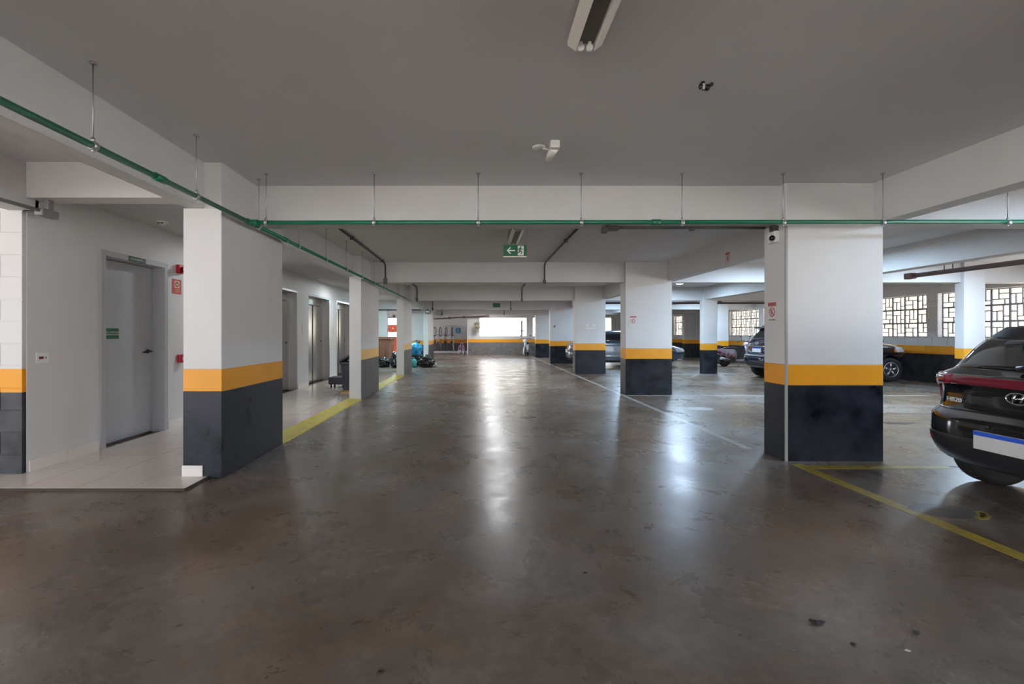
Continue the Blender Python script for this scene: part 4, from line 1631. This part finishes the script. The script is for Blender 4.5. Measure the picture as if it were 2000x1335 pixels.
# ------------------------------------------------------------------ scooters
def scooter(label, col, loc, rot, seatm=None):
    m = mat('scooter_' + label.split()[0], col, 0.25, coat=0.5)
    t = thing('scooter', label, 'motor scooter', loc, rot)
    r = 0.235
    for x in (0.0, 1.22):
        bm = new_bm()
        lathe(bm, [(0.13, -0.045), (0.2, -0.05), (0.228, -0.035), (0.235, 0), (0.228, 0.035), (0.2, 0.05), (0.13, 0.045)], (x, 0, r), 'Y', 28)
        w = obj('wheel', bm, m_black, t, local=True)
        bm = new_bm()
        torus(bm, (x, 0, r), 0.125, 0.02, 'Y', 20, 6)
        for k in range(5):
            a = k * 2 * math.pi / 5
            tube(bm, (x, 0, r), (x + 0.12 * math.cos(a), 0, r + 0.12 * math.sin(a)), 0.012, seg=6)
        tube(bm, (x, -0.06, r), (x, 0.06, r), 0.03, seg=10)
        obj('rim', bm, m_metal, w, local=True)
    bm = new_bm()
    vs = [bm.verts.new(p) for p in [(-0.30, -.05, 0.64), (-0.30, .05, 0.64), (-0.30, .05, 0.70), (-0.30, -.05, 0.70),
                                    (0.02, -.12, 0.52), (0.02, .12, 0.52), (0.02, .10, 0.71), (0.02, -.10, 0.71),
                                    (0.34, -.15, 0.40), (0.34, .15, 0.40), (0.34, .12, 0.69), (0.34, -.12, 0.69),
                                    (0.46, -.10, 0.30), (0.46, .10, 0.30), (0.46, .08, 0.60), (0.46, -.08, 0.60)]]
    for k in (0, 4, 8):
        for q in range(4):
            r2 = (q + 1) % 4
            bm.faces.new((vs[k + q], vs[k + r2], vs[k + 4 + r2], vs[k + 4 + q]))
    bm.faces.new(vs[0:4])
    bm.faces.new(vs[12:16])
    bmesh.ops.bevel(bm, geom=list(bm.edges), offset=0.018, segments=2, affect='EDGES')
    obj('rear_body', bm, m, t, local=True)
    bm = new_bm()
    path(bm, [(-0.22, -0.13, 0.52), (-0.05, -0.15, 0.44), (0.08, -0.15, 0.38), (0.22, -0.15, 0.50), (0.34, -0.14, 0.34)], 0.014, 8)
    path(bm, [(0.20, -0.15, 0.36), (0.36, -0.15, 0.52)], 0.014, 8)
    path(bm, [(-0.22, 0.13, 0.52), (-0.05, 0.15, 0.44), (0.08, 0.15, 0.38), (0.22, 0.15, 0.50), (0.34, 0.14, 0.34)], 0.014, 8)
    obj('red_trim', bm, mat('scooter_red_trim', (0.60, 0.22, 0.27), 0.4), t, local=True)
    bm = new_bm()
    sph(bm, (0.22, 0, 0.735), 0.28, 16, (1.05, 0.42, 0.18))

    obj('seat', bm, seatm or m_black, t, local=True)
    bm = new_bm()
    box(bm, 0.04, 0.40, -0.09, 0.09, 0.20, 0.40, 0.03)
    tube(bm, (0.0, -0.09, 0.24), (0.12, -0.11, 0.56), 0.025, seg=8)
    obj('engine', bm, m_dkpipe, t, local=True)
    bm = new_bm()
    box(bm, 0.40, 0.86, -0.14, 0.14, 0.20, 0.28, 0.02)
    obj('footboard', bm, m, t, local=True)
    bm = new_bm()
    path(bm, [(0.86, 0, 0.26), (0.98, 0, 0.5), (0.90, 0, 0.92)], 0.085, 10)
    sph(bm, (0.92, 0, 0.88), 0.13, 12, (0.8, 1.3, 0.8))
    obj('leg_shield', bm, m, t, local=True)
    bm = new_bm()
    path(bm, [(0.95, -.07, 0.75), (1.12, -.07, 0.45), (1.22, -.07, r)], 0.018, 8)
    path(bm, [(0.95, .07, 0.75), (1.12, .07, 0.45), (1.22, .07, r)], 0.018, 8)
    obj('fork', bm, m_metal, t, local=True)
    bm = new_bm()
    torus(bm, (1.22, 0, r + 0.03), 0.25, 0.03, 'Y', 24, 6, sq=2)
    obj('mudguard', bm, m, t, local=True)
    bm = new_bm()
    path(bm, [(0.74, -0.34, 0.98), (0.84, -0.2, 1.02), (0.90, 0, 0.98), (0.84, 0.2, 1.02), (0.74, 0.34, 0.98)], 0.016, 8)
    for s in (-1, 1):
        tube(bm, (0.84, s * .22, 1.02), (0.86, s * .28, 1.16), 0.007, seg=6)
        sph(bm, (0.86, s * .29, 1.19), 0.05, 10, (0.3, 1, 0.7))
    obj('handlebar', bm, m_black, t, local=True)
    bm = new_bm()
    sph(bm, (1.02, 0, 0.86), 0.08, 12, (0.6, 1, 1))
    obj('headlamp', bm, m_signwhite, t, local=True)
    bm = new_bm()
    sph(bm, (-0.20, 0, 0.60), 0.06, 10, (0.5, 1.4, 0.6))
    obj('tail_lamp', bm, m_red, t, local=True)
    bm = new_bm()
    tube(bm, (0.5, -0.12, 0.22), (0.44, -0.22, 0.0), 0.012, seg=6)
    obj('kickstand', bm, m_metal, t, local=True)
    bm = new_bm()
    tube(bm, (0.1, -0.17, 0.28), (-0.25, -0.19, 0.34), 0.045, 0.055, 12)
    obj('exhaust', bm, m_metal, t, local=True)
    return t


sc1 = scooter('white scooter with pink-red trim parked behind the dark SUV', (0.45, 0.42, 0.55), (9.80, 18.35, 0), R(2))
bm = new_bm()
box(bm, -0.36, -0.18, -0.10, 0.10, 0.72, 0.86, 0.03)
obj('tail_box', bm, m_brownpipe, sc1, local=True)
scooter('grey-white motor scooter half hidden by the farthest wide column', (0.6, 0.62, 0.65), (3.05, 28.35, 0.0), R(-105))

# ------------------------------------------------------------------ cars
def cr_interp(zs, vs, z):
    i = max(0, min(len(zs) - 2, int(np.searchsorted(zs, z) - 1)))
    t = (z - zs[i]) / (zs[i + 1] - zs[i])
    t = max(0.0, min(1.0, t))
    p1, p2 = vs[i], vs[i + 1]
    h = zs[i + 1] - zs[i]
    # monotone (limited) tangents
    def slope(k):
        if k <= 0 or k >= len(zs) - 1:
            return 0.0
        a = (vs[k] - vs[k - 1]) / (zs[k] - zs[k - 1])
        b = (vs[k + 1] - vs[k]) / (zs[k + 1] - zs[k])
        if a * b <= 0:
            return 0.0
        return 2 * a * b / (a + b)
    m1, m2 = slope(i) * h, slope(i + 1) * h
    return (2 * t**3 - 3 * t**2 + 1) * p1 + (t**3 - 2 * t**2 + t) * m1 + (-2 * t**3 + 3 * t**2) * p2 + (t**3 - t**2) * m2


class Shell:
    def __init__(self, rows, n=4.5):
        self.z = [r[0] for r in rows]
        self.xr = [r[1] for r in rows]
        self.xf = [r[2] for r in rows]
        self.w = [r[3] for r in rows]
        self.n = n

    def P(self, u, z, off=0.0):
        p = self._p(u, z)
        if off:
            du = self._p(u + 0.004, z) - self._p(u - 0.004, z)
            zz = min(max(z, self.z[0] + 0.01), self.z[-1] - 0.01)
            dz = self._p(u, zz + 0.006) - self._p(u, zz - 0.006)
            nrm = du.cross(dz)
            if nrm.length > 1e-9:
                nrm.normalize()
                ctr = Vector(((self.xr[5] + self.xf[5]) / 2, 0, 0.7))
                if nrm.dot(p - ctr) < 0:
                    nrm = -nrm
                p = p + nrm * off
        return p

    def _p(self, u, z):
        if u > 1:
            u -= 2
        if u < -1:
            u += 2
        s = 1 if u >= 0 else -1
        t = abs(u)
        xr = cr_interp(self.z, self.xr, z)
        xf = cr_interp(self.z, self.xf, z)
        W = cr_interp(self.z, self.w, z)
        a = (xf - xr) / 2
        xc = (xf + xr) / 2
        if t < .2:
            x, y = -a, W * t / .2
        elif t < .8:
            x, y = -a + 2 * a * (t - .2) / .6, W
        else:
            x, y = a, W * (1 - (t - .8) / .2)
        n = self.n
        k = ((abs(x) / a) ** n + (abs(y) / W) ** n) ** (-1 / n)
        # ease the squash along the long sides so they keep their width
        return Vector((xc + x * k, s * y * k, z))


def shell_mesh(sh, nu=120, nz=46):
    bm = new_bm()
    zs = np.linspace(sh.z[0], sh.z[-1], nz)
    zs = sorted(set([float(v) for v in zs]))
    rings = []
    us = []
    for i in range(nu):
        v = -1 + 2 * i / nu
        us.append(v)
    for z in zs:
        rings.append([bm.verts.new(sh.P(u, z)) for u in us])
    for a, b in zip(rings[:-1], rings[1:]):
        for i in range(nu):
            j = (i + 1) % nu
            f = bm.faces.new((a[i], a[j], b[j], b[i]))
            f.smooth = True
    for ring, zc in ((rings[0], zs[0]), (rings[-1], zs[-1] + 0.006)):
        f = bm.faces.new(ring)
        f.smooth = False
    return bm


def patch(sh, u0, u1, z0, z1, off=0.004, nu=24, nz=8, zb=None, zt=None, depth=0.012):
    """a skin panel lying on the body; zb/zt: functions of s in 0..1 giving lower/upper edges"""
    bm = new_bm()
    g = []
    h = []
    for j in range(nz + 1):
        row = []
        row2 = []
        for i in range(nu + 1):
            s = i / nu
            u = u0 + (u1 - u0) * s
            lo = zb(s) if zb else z0
            hi = zt(s) if zt else z1
            z = lo + (hi - lo) * j / nz
            row.append(bm.verts.new(sh.P(u, z, off)))
            row2.append(bm.verts.new(sh.P(u, z, off - depth)))
        g.append(row)
        h.append(row2)
    for j in range(nz):
        for i in range(nu):
            f = bm.faces.new((g[j][i], g[j][i + 1], g[j + 1][i + 1], g[j + 1][i]))
            f.smooth = True
            bm.faces.new((h[j][i], h[j + 1][i], h[j + 1][i + 1], h[j][i + 1]))
    for i in range(nu):
        bm.faces.new((g[0][i], h[0][i], h[0][i + 1], g[0][i + 1]))
        bm.faces.new((g[nz][i], g[nz][i + 1], h[nz][i + 1], h[nz][i]))
    for j in range(nz):
        bm.faces.new((g[j][0], g[j + 1][0], h[j + 1][0], h[j][0]))
        bm.faces.new((g[j][nu], h[j][nu], h[j + 1][nu], g[j + 1][nu]))
    return bm


m_glass = mat('tinted_car_glass', (0.010, 0.014, 0.018), 0.04, coat=1.0)
m_tyre = mat('tyre_rubber', (0.014, 0.014, 0.015), 0.7)
m_rim = mat('alloy_rim', (0.50, 0.50, 0.52), 0.25, 0.9)
m_tail = mat('red_tail_lens', (0.17, 0.010, 0.030), 0.15, coat=0.8)
m_taildk = mat('dark_red_tail_lens', (0.30, 0.012, 0.040), 0.35, coat=0.25)
m_reflector = mat('red_reflector', (0.55, 0.01, 0.04), 0.2)
m_chrome = mat('chrome', (0.75, 0.75, 0.76), 0.12, 1.0)
m_bumper = mat('black_bumper_plastic', (0.022, 0.022, 0.026), 0.4)
m_plate = mat('plate_white', (0.62, 0.62, 0.62), 0.4)
m_plateblue = mat('plate_blue', (0.02, 0.10, 0.62), 0.4)
m_headlamp = mat('headlamp_glass', (0.55, 0.62, 0.70), 0.08, coat=1.0)


def wheel(t, x, y, r, w, side):
    bm = new_bm()
    h = w / 2
    prof = [(r * .62, -h * .9), (r * .80, -h), (r * .93, -h * .97), (r * .985, -h * .8), (r, -h * .55),
            (r, -h * .38), (r * .975, -h * .36), (r * .975, -h * .28), (r, -h * .26), (r, -h * .05), (r * .975, -h * .03), (r * .975, h * .03), (r, h * .05),
            (r, h * .26), (r * .975, h * .28), (r * .975, h * .36), (r, h * .38), (r, h * .55), (r * .985, h * .8), (r * .93, h * .97), (r * .80, h), (r * .62, h * .9)]
    lathe(bm, prof, (x, y, r), 'Y', 44)
    wo_ = obj('wheel', bm, m_tyre, t, local=True)
    bm = new_bm()
    yo = y + side * h * 0.86
    torus(bm, (x, yo, r), r * .60, r * .045, 'Y', 36, 6)
    for k in range(5):
        a = k * 2 * math.pi / 5 + 0.3
        for da in (-0.10, 0.10):
            tube(bm, (x + 0.04 * math.cos(a), yo, r + 0.04 * math.sin(a)), (x + r * .6 * math.cos(a + da), yo - side * 0.01, r + r * .6 * math.sin(a + da)), 0.020, 0.016, 6)
    lathe(bm, [(0.001, yo + side * 0.012), (0.05, yo + side * 0.01), (0.06, yo - side * 0.02)], (x, 0, r), 'Y', 16)
    obj('rim', bm, m_rim, wo_, local=True)


def car(label, rows, paint, loc, wheels, r_wheel, n=4.5, W=0.86, side_glass=None, rear=None, cut=True, rotz=0.0, scale=1.0):
    t = thing('car', label, 'car', loc, rotz)
    sh = Shell(rows, n)
    bm = shell_mesh(sh)
    body = obj('body', bm, paint, t, local=True)
    if cut:
        # wheel arches, cut for good out of the body mesh
        cb = new_bm()
        for x in wheels:
            for s in (-1, 1):
                lathe(cb, [(r_wheel + 0.055, s * (W - 0.30)), (r_wheel + 0.055, s * (W + 0.2))], (x, 0, r_wheel + 0.01), 'Y', 40)
        bmesh.ops.recalc_face_normals(cb, faces=cb.faces[:])
        cm = bpy.data.meshes.new('arch_cut')
        cb.to_mesh(cm)
        cb.free()
        co = bpy.data.objects.new('arch_cut', cm)
        COL.objects.link(co)
        co.matrix_world = Matrix.Translation(Vector(loc)) @ Matrix.Rotation(rotz, 4, 'Z')
        md = body.modifiers.new('cut', 'BOOLEAN')
        md.operation = 'DIFFERENCE'
        md.object = co
        md.solver = 'EXACT'
        bpy.context.view_layer.update()
        dg = bpy.context.evaluated_depsgraph_get()
        nm = bpy.data.meshes.new_from_object(body.evaluated_get(dg))
        body.modifiers.clear()
        old = body.data
        body.data = nm
        body.data.name = 'body'
        bpy.data.meshes.remove(old)
        bpy.data.objects.remove(co)
        bpy.data.meshes.remove(cm)
        body.data.materials.clear()
        body.data.materials.append(paint)
    for x in wheels:
        for s in (-1, 1):
            wheel(t, x, s * (W - 0.115), r_wheel, 0.20, s)
    bm = new_bm()
    for x in wheels:
        for s in (-1, 1):
            tube(bm, (x, s * (W - .32), r_wheel), (x, s * (W - .1), r_wheel), 0.05)
            tube(bm, (x, s * (W - .30), r_wheel), (x, s * (W - .27), r_wheel), 0.13, seg=20)
    box(bm, wheels[0] - 0.06, wheels[0] + 0.06, -(W - .2), W - .2, r_wheel - 0.07, r_wheel + 0.03, 0.02)
    box(bm, wheels[0] + 0.3, wheels[1] - 0.3, -0.45, 0.45, 0.19, 0.26)
    obj('underbody', bm, m_black, t, local=True)
    return t, sh


# --- near black hatchback
paint_black = mat('black_car_paint', (0.004, 0.004, 0.006), 0.12, coat=1.0)
rows_h = [
    (0.225, 0.42, 3.60, 0.72), (0.27, 0.16, 3.86, 0.81), (0.33, 0.07, 3.94, 0.85), (0.42, 0.02, 3.98, 0.865), (0.52, 0.00, 4.00, 0.87), (0.63, 0.01, 3.99, 0.872),
    (0.665, 0.035, 3.98, 0.868), (0.70, 0.085, 3.95, 0.862), (0.78, 0.105, 3.90, 0.866), (0.85, 0.11, 3.80, 0.866), (0.885, 0.095, 3.68, 0.864),
    (0.93, 0.082, 3.30, 0.850), (0.965, 0.095, 3.0, 0.834), (0.985, 0.12, 2.85, 0.815), (1.01, 0.18, 2.75, 0.79), (1.08, 0.24, 2.62, 0.76), (1.18, 0.32, 2.42, 0.72),
    (1.265, 0.42, 2.22, 0.68), (1.30, 0.50, 2.05, 0.65), (1.322, 0.64, 1.85, 0.56), (1.335, 0.88, 1.5, 0.38)]
NEAR = (3.74, 3.27, 0.0)
t, sh = car('black hatchback at the right edge, its tail towards the aisle', rows_h, paint_black, NEAR, (0.76, 3.22), 0.30, n=5)
obj('rear_window', patch(sh, -.160, .160, 1.03, 1.27, 0.006), m_glass, t, local=True)
for s in (-1, 1):
    obj('side_window', patch(sh, s * .27, s * .62, 1.02, 1.27, 0.005, zt=lambda q: 1.27 - 0.10 * abs(q - 0.4) ** 2 * 2), m_glass, t, local=True)
obj('windscreen', patch(sh, .86, 1.14, 0.99, 1.28, 0.005), m_glass, t, local=True)
obj('light_bar', patch(sh, -.15, .15, .905, .965, 0.010, zb=lambda q: .905 + 0.0 * q), m_tail, t, local=True)
for s in (-1, 1):
    lamp = obj('tail_lamp', patch(sh, s * .112, s * .262, .80, .975, 0.012, nu=40, zb=lambda q: float(np.interp(q, [0, .25, .36, .46, .72, 1], [.905, .885, .86, .755, .75, .90])), zt=lambda q: .968 + .008 * q - .03 * max(0, q - .7)), m_taildk, t, local=True)
    obj('lamp_lens', patch(sh, s * .125, s * .175, .90, .955, 0.017, nz=3, zb=lambda q: .905 - .03 * q), m_tail, lamp, local=True)
    obj('bumper_reflector', patch(sh, s * .150, s * .205, .43, .462, 0.010, nz=2, zb=lambda q: .425 + .012 * q), m_reflector, t, local=True)
obj('bumper_lower', patch(sh, -.30, .30, .262, .505, 0.006, nu=60, zt=lambda q: .505 - .09 * max(0, abs(q - .5) * 2 - .45) * 1.2), m_bumper, t, local=True)
obj('bumper_gap', patch(sh, -.19, .19, .693, .703, 0.002, nz=1, nu=40), m_black, t, local=True)
obj('tailgate_gap', patch(sh, .168, .172, .71, .905, 0.0022, nz=8, nu=1), m_black, t, local=True)
# number plate and its recess
plt = new_bm()
box(plt, -0.014, 0.012, -0.20, 0.20, .44, .575, 0.003)
p_ = obj('number_plate', plt, m_plate, t, local=True)
bm = new_bm()
box(bm, -0.0165, -0.013, -0.198, 0.198, .543, .573)
obj('blue_band', bm, m_plateblue, p_, local=True)
bm = new_bm()
for s in (-1, 1):
    tube(bm, (0.00, s * 0.12, .62), (0.01, s * 0.12, .60), 0.012)
obj('plate_lamp', bm, m_black, t, local=True)
# emblem: oval ring with slanted letter form
bm = new_bm()
ez, ex = .835, .098
for i in range(40):
    a, b = 2 * math.pi * i / 40, 2 * math.pi * (i + 1) / 40
    tube(bm, (ex - .008, .075 * math.cos(a), ez + .040 * math.sin(a)), (ex - .008, .075 * math.cos(b), ez + .040 * math.sin(b)), 0.0052, seg=6, caps=False)
for yy in (0.026, -0.026):
    tube(bm, (ex - .009, yy + 0.012, ez - .030), (ex - .009, yy - 0.012, ez + .030), 0.0075, seg=6)
tube(bm, (ex - .009, 0.024, ez - .006), (ex - .009, -0.024, ez + .006), 0.006, seg=6)
obj('emblem', bm, m_chrome, t, local=True)
hp = sh.P(0.105, .768, 0.014)
o = text('HB20', 0.050, mat('bright_badge', (0.85, 0.85, 0.86), 0.35, 0.3), t, hp, FACE_LEFT, name='model_lettering', sx=1.2, ext=0.004, local=True)
o.rotation_euler = (R(90), 0, R(-90 - 9))
# spoiler, wiper, antenna
bm = new_bm()
g0 = []
for i in range(25):
    u = -.175 + .35 * i / 24
    pa = sh.P(u, 1.27, 0.005)
    pb = sh.P(u, 1.312, 0.0)
    out = Vector((-0.10 * (1 - 0.4 * (abs(u) / .175) ** 3), 0, 0.030))
    g0.append([bm.verts.new(pa), bm.verts.new(pb + out), bm.verts.new(pb + out + Vector((0.02, 0, 0.014))), bm.verts.new(sh.P(u, 1.328, 0.004))])
for a, b in zip(g0[:-1], g0[1:]):
    for k in range(3):
        f = bm.faces.new((a[k], b[k], b[k + 1], a[k + 1]))
        f.smooth = True
bm.faces.new(g0[0])
bm.faces.new(g0[-1])
obj('roof_spoiler', bm, mat('matte_black_spoiler', (0.02, 0.02, 0.024), 0.5), t, local=True)
bm = new_bm()
pa = sh.P(0.0, 1.035, 0.03)
tube(bm, pa + Vector((-.02, 0.06, -0.01)), pa + Vector((-.02, -0.04, 0.01)), 0.022)
path(bm, [pa, sh.P(-0.06, 1.06, 0.02), sh.P(-.12, 1.08, 0.018)], 0.008, 6)
obj('rear_wiper', bm, m_black, t, local=True)
for s in (-1, 1):
    obj('headlamp', patch(sh, s * .80, s * .90, .62, .74, 0.008), m_headlamp, t, local=True)
    bm = new_bm()
    sph(bm, (2.75, s * 0.93, 0.98), 0.10, 12, (0.6, 1, 0.7))
    obj('wing_mirror', bm, paint_black, t, local=True)
obj('grille', patch(sh, .92, 1.08, .38, .60, 0.006), m_black, t, local=True)
for s in (-1, 1):
    for uu in (.44,):
        obj('door_gap', patch(sh, s * uu, s * (uu + .0025), .35, 1.24, 0.0022, nz=20, nu=1), m_black, t, local=True)
    bm = new_bm()
    for uu in (.50, .36):
        c = sh.P(s * uu, .86, 0.02)
        box(bm, c.x - .09, c.x + .09, c.y - .012, c.y + .012, c.z - .014, c.z + .014, 0.006)
    obj('door_handle', bm, paint_black, t, local=True)

# --- dark SUV in the next bay row
paint_navy = mat('navy_black_car_paint', (0.006, 0.009, 0.018), 0.14, coat=1.0)
rows_s = [
    (0.28, 0.45, 3.50, 0.72), (0.33, 0.16, 3.76, 0.82), (0.42, 0.05, 3.90, 0.86), (0.55, 0.00, 3.95, 0.875), (0.66, 0.02, 3.95, 0.875), (0.72, 0.10, 3.93, 0.865),
    (0.82, 0.14, 3.90, 0.868), (0.93, 0.14, 3.82, 0.866), (1.00, 0.15, 3.60, 0.858), (1.05, 0.17, 3.20, 0.845), (1.09, 0.20, 2.95, 0.82), (1.15, 0.24, 2.80, 0.785), (1.25, 0.31, 2.62, 0.745),
    (1.37, 0.40, 2.42, 0.70), (1.46, 0.48, 2.2, 0.66), (1.50, 0.60, 2.0, 0.60), (1.525, 0.85, 1.6, 0.42)]
t, sh2 = car('dark navy SUV seen past both sides of the nearest wide column', rows_s, paint_navy, (7.92, 13.3, 0), (0.74, 3.25), 0.325)
obj('rear_window', patch(sh2, -.16, .16, 1.14, 1.43, 0.006), m_glass, t, local=True)
for s in (-1, 1):
    obj('side_window', patch(sh2, s * .24, s * .64, 1.13, 1.42, 0.005, zt=lambda q: 1.42 - 0.10 * abs(q - 0.4) ** 2 * 2), m_glass, t, local=True)
    obj('tail_lamp', patch(sh2, s * .13, s * .235, .88, 1.08, 0.010), m_tail, t, local=True)
    obj('headlamp', patch(sh2, s * .74, s * .86, .80, .93, 0.010), m_headlamp, t, local=True)
    obj('indicator', patch(sh2, s * .725, s * .74, .80, .88, 0.010, nu=4, nz=3), mat('amber_lens', (0.7, 0.18, 0.02), 0.2), t, local=True)
    bm = new_bm()
    box(bm, 0.65, 2.3, s * 0.60 - 0.015, s * 0.60 + 0.015, 1.515, 1.545, 0.008)
    obj('roof_rail', bm, m_black, t, local=True)
    bm = new_bm()
    sph(bm, (2.85, s * 0.93, 1.10), 0.11, 12, (0.6, 1, 0.7))
    obj('wing_mirror', bm, m_black, t, local=True)
obj('windscreen', patch(sh2, .86, 1.14, 1.10, 1.42, 0.005), m_glass, t, local=True)
obj('bumper_lower', patch(sh2, -.30, .30, .32, .50, 0.006, nu=60), m_bumper, t, local=True)
obj('bumper_top', patch(sh2, -.23, .23, .655, .70, 0.012, nu=50, nz=2), mat('grey_bumper_strip', (0.16, 0.16, 0.17), 0.4), t, local=True)
bm = new_bm()
box(bm, 0.105, 0.13, -0.2, 0.2, .77, .90, 0.003)
p_ = obj('number_plate', bm, m_plate, t, local=True)
bm = new_bm()
box(bm, 0.102, 0.106, -0.2, 0.2, .875, .90)
obj('blue_band', bm, m_plateblue, p_, local=True)
obj('chrome_strip', patch(sh2, -.13, .13, .925, .95, 0.016, nz=2), m_chrome, t, local=True)
bm = new_bm()
torus(bm, (0.125, 0, 1.03), 0.05, 0.008, 'X', 24, 6)
tube(bm, (0.125, 0.035, 1.03), (0.125, -0.035, 1.03), 0.006, seg=6)
obj('emblem', bm, m_chrome, t, local=True)
bm = new_bm()
box(bm, 0.36, 0.52, -0.5, 0.5, 1.455, 1.50, 0.012)
obj('roof_spoiler', bm, m_bumper, t, local=True)
obj('grille', patch(sh2, .92, 1.08, .55, .85, 0.006), m_black, t, local=True)

# --- blue-grey sedan
paint_blue = mat('slate_blue_car_paint', (0.10, 0.125, 0.17), 0.22, 0.3, coat=0.8)
rows_d = [
    (0.22, 0.45, 4.05, 0.70), (0.27, 0.14, 4.36, 0.82), (0.40, 0.03, 4.47, 0.86), (0.52, 0.00, 4.50, 0.87), (0.63, 0.02, 4.50, 0.872), (0.72, 0.05, 4.44, 0.870), (0.82, 0.07, 4.20, 0.866),
    (0.90, 0.10, 3.80, 0.858), (0.95, 0.18, 3.35, 0.842), (0.985, 0.42, 3.15, 0.815), (1.02, 0.60, 3.05, 0.785), (1.12, 0.78, 2.88, 0.74), (1.25, 1.0, 2.65, 0.69),
    (1.35, 1.2, 2.42, 0.64), (1.40, 1.4, 2.2, 0.58), (1.425, 1.6, 2.0, 0.42)]
t, sh3 = car('slate blue sedan parked nose-out behind the second and third wide columns', rows_d, paint_blue, (3.52, 18.35, 0), (0.85, 3.55), 0.305)
for s in (-1, 1):
    obj('side_window', patch(sh3, s * .30, s * .66, 1.02, 1.31, 0.005, zt=lambda q: 1.31 - 0.12 * abs(q - 0.5) ** 2 * 2), m_glass, t, local=True)
    obj('tail_lamp', patch(sh3, s * .125, s * .235, .74, .95, 0.010), m_reflector, t, local=True)
    obj('headlamp', patch(sh3, s * .76, s * .88, .60, .74, 0.010), m_headlamp, t, local=True)
    obj('side_trim', patch(sh3, s * .36, s * .62, .44, .47, 0.010, nz=2), m_chrome, t, local=True)
    bm = new_bm()
    sph(bm, (3.0, s * 0.93, 1.0), 0.10, 12, (0.6, 1, 0.7))
    obj('wing_mirror', bm, paint_blue, t, local=True)
    for uu in (.47, ):
        obj('door_gap', patch(sh3, s * uu, s * (uu + .0025), .32, 1.28, 0.0022, nz=20, nu=1), m_black, t, local=True)
obj('rear_window', patch(sh3, -.15, .15, 1.03, 1.31, 0.005), m_glass, t, local=True)
obj('windscreen', patch(sh3, .86, 1.14, 1.0, 1.31, 0.005), m_glass, t, local=True)
obj('bumper_lower', patch(sh3, -.26, .26, .26, .42, 0.006, nu=50), m_bumper, t, local=True)
obj('grille', patch(sh3, .92, 1.08, .45, .62, 0.008), m_black, t, local=True)
obj('front_strip', patch(sh3, .80, 1.20, .30, .34, 0.012, nz=2, nu=40), m_headlamp, t, local=True)
bm = new_bm()
box(bm, -0.004, 0.02, -0.2, 0.2, .56, .69, 0.003)
obj('number_plate', bm, m_plate, t, local=True)
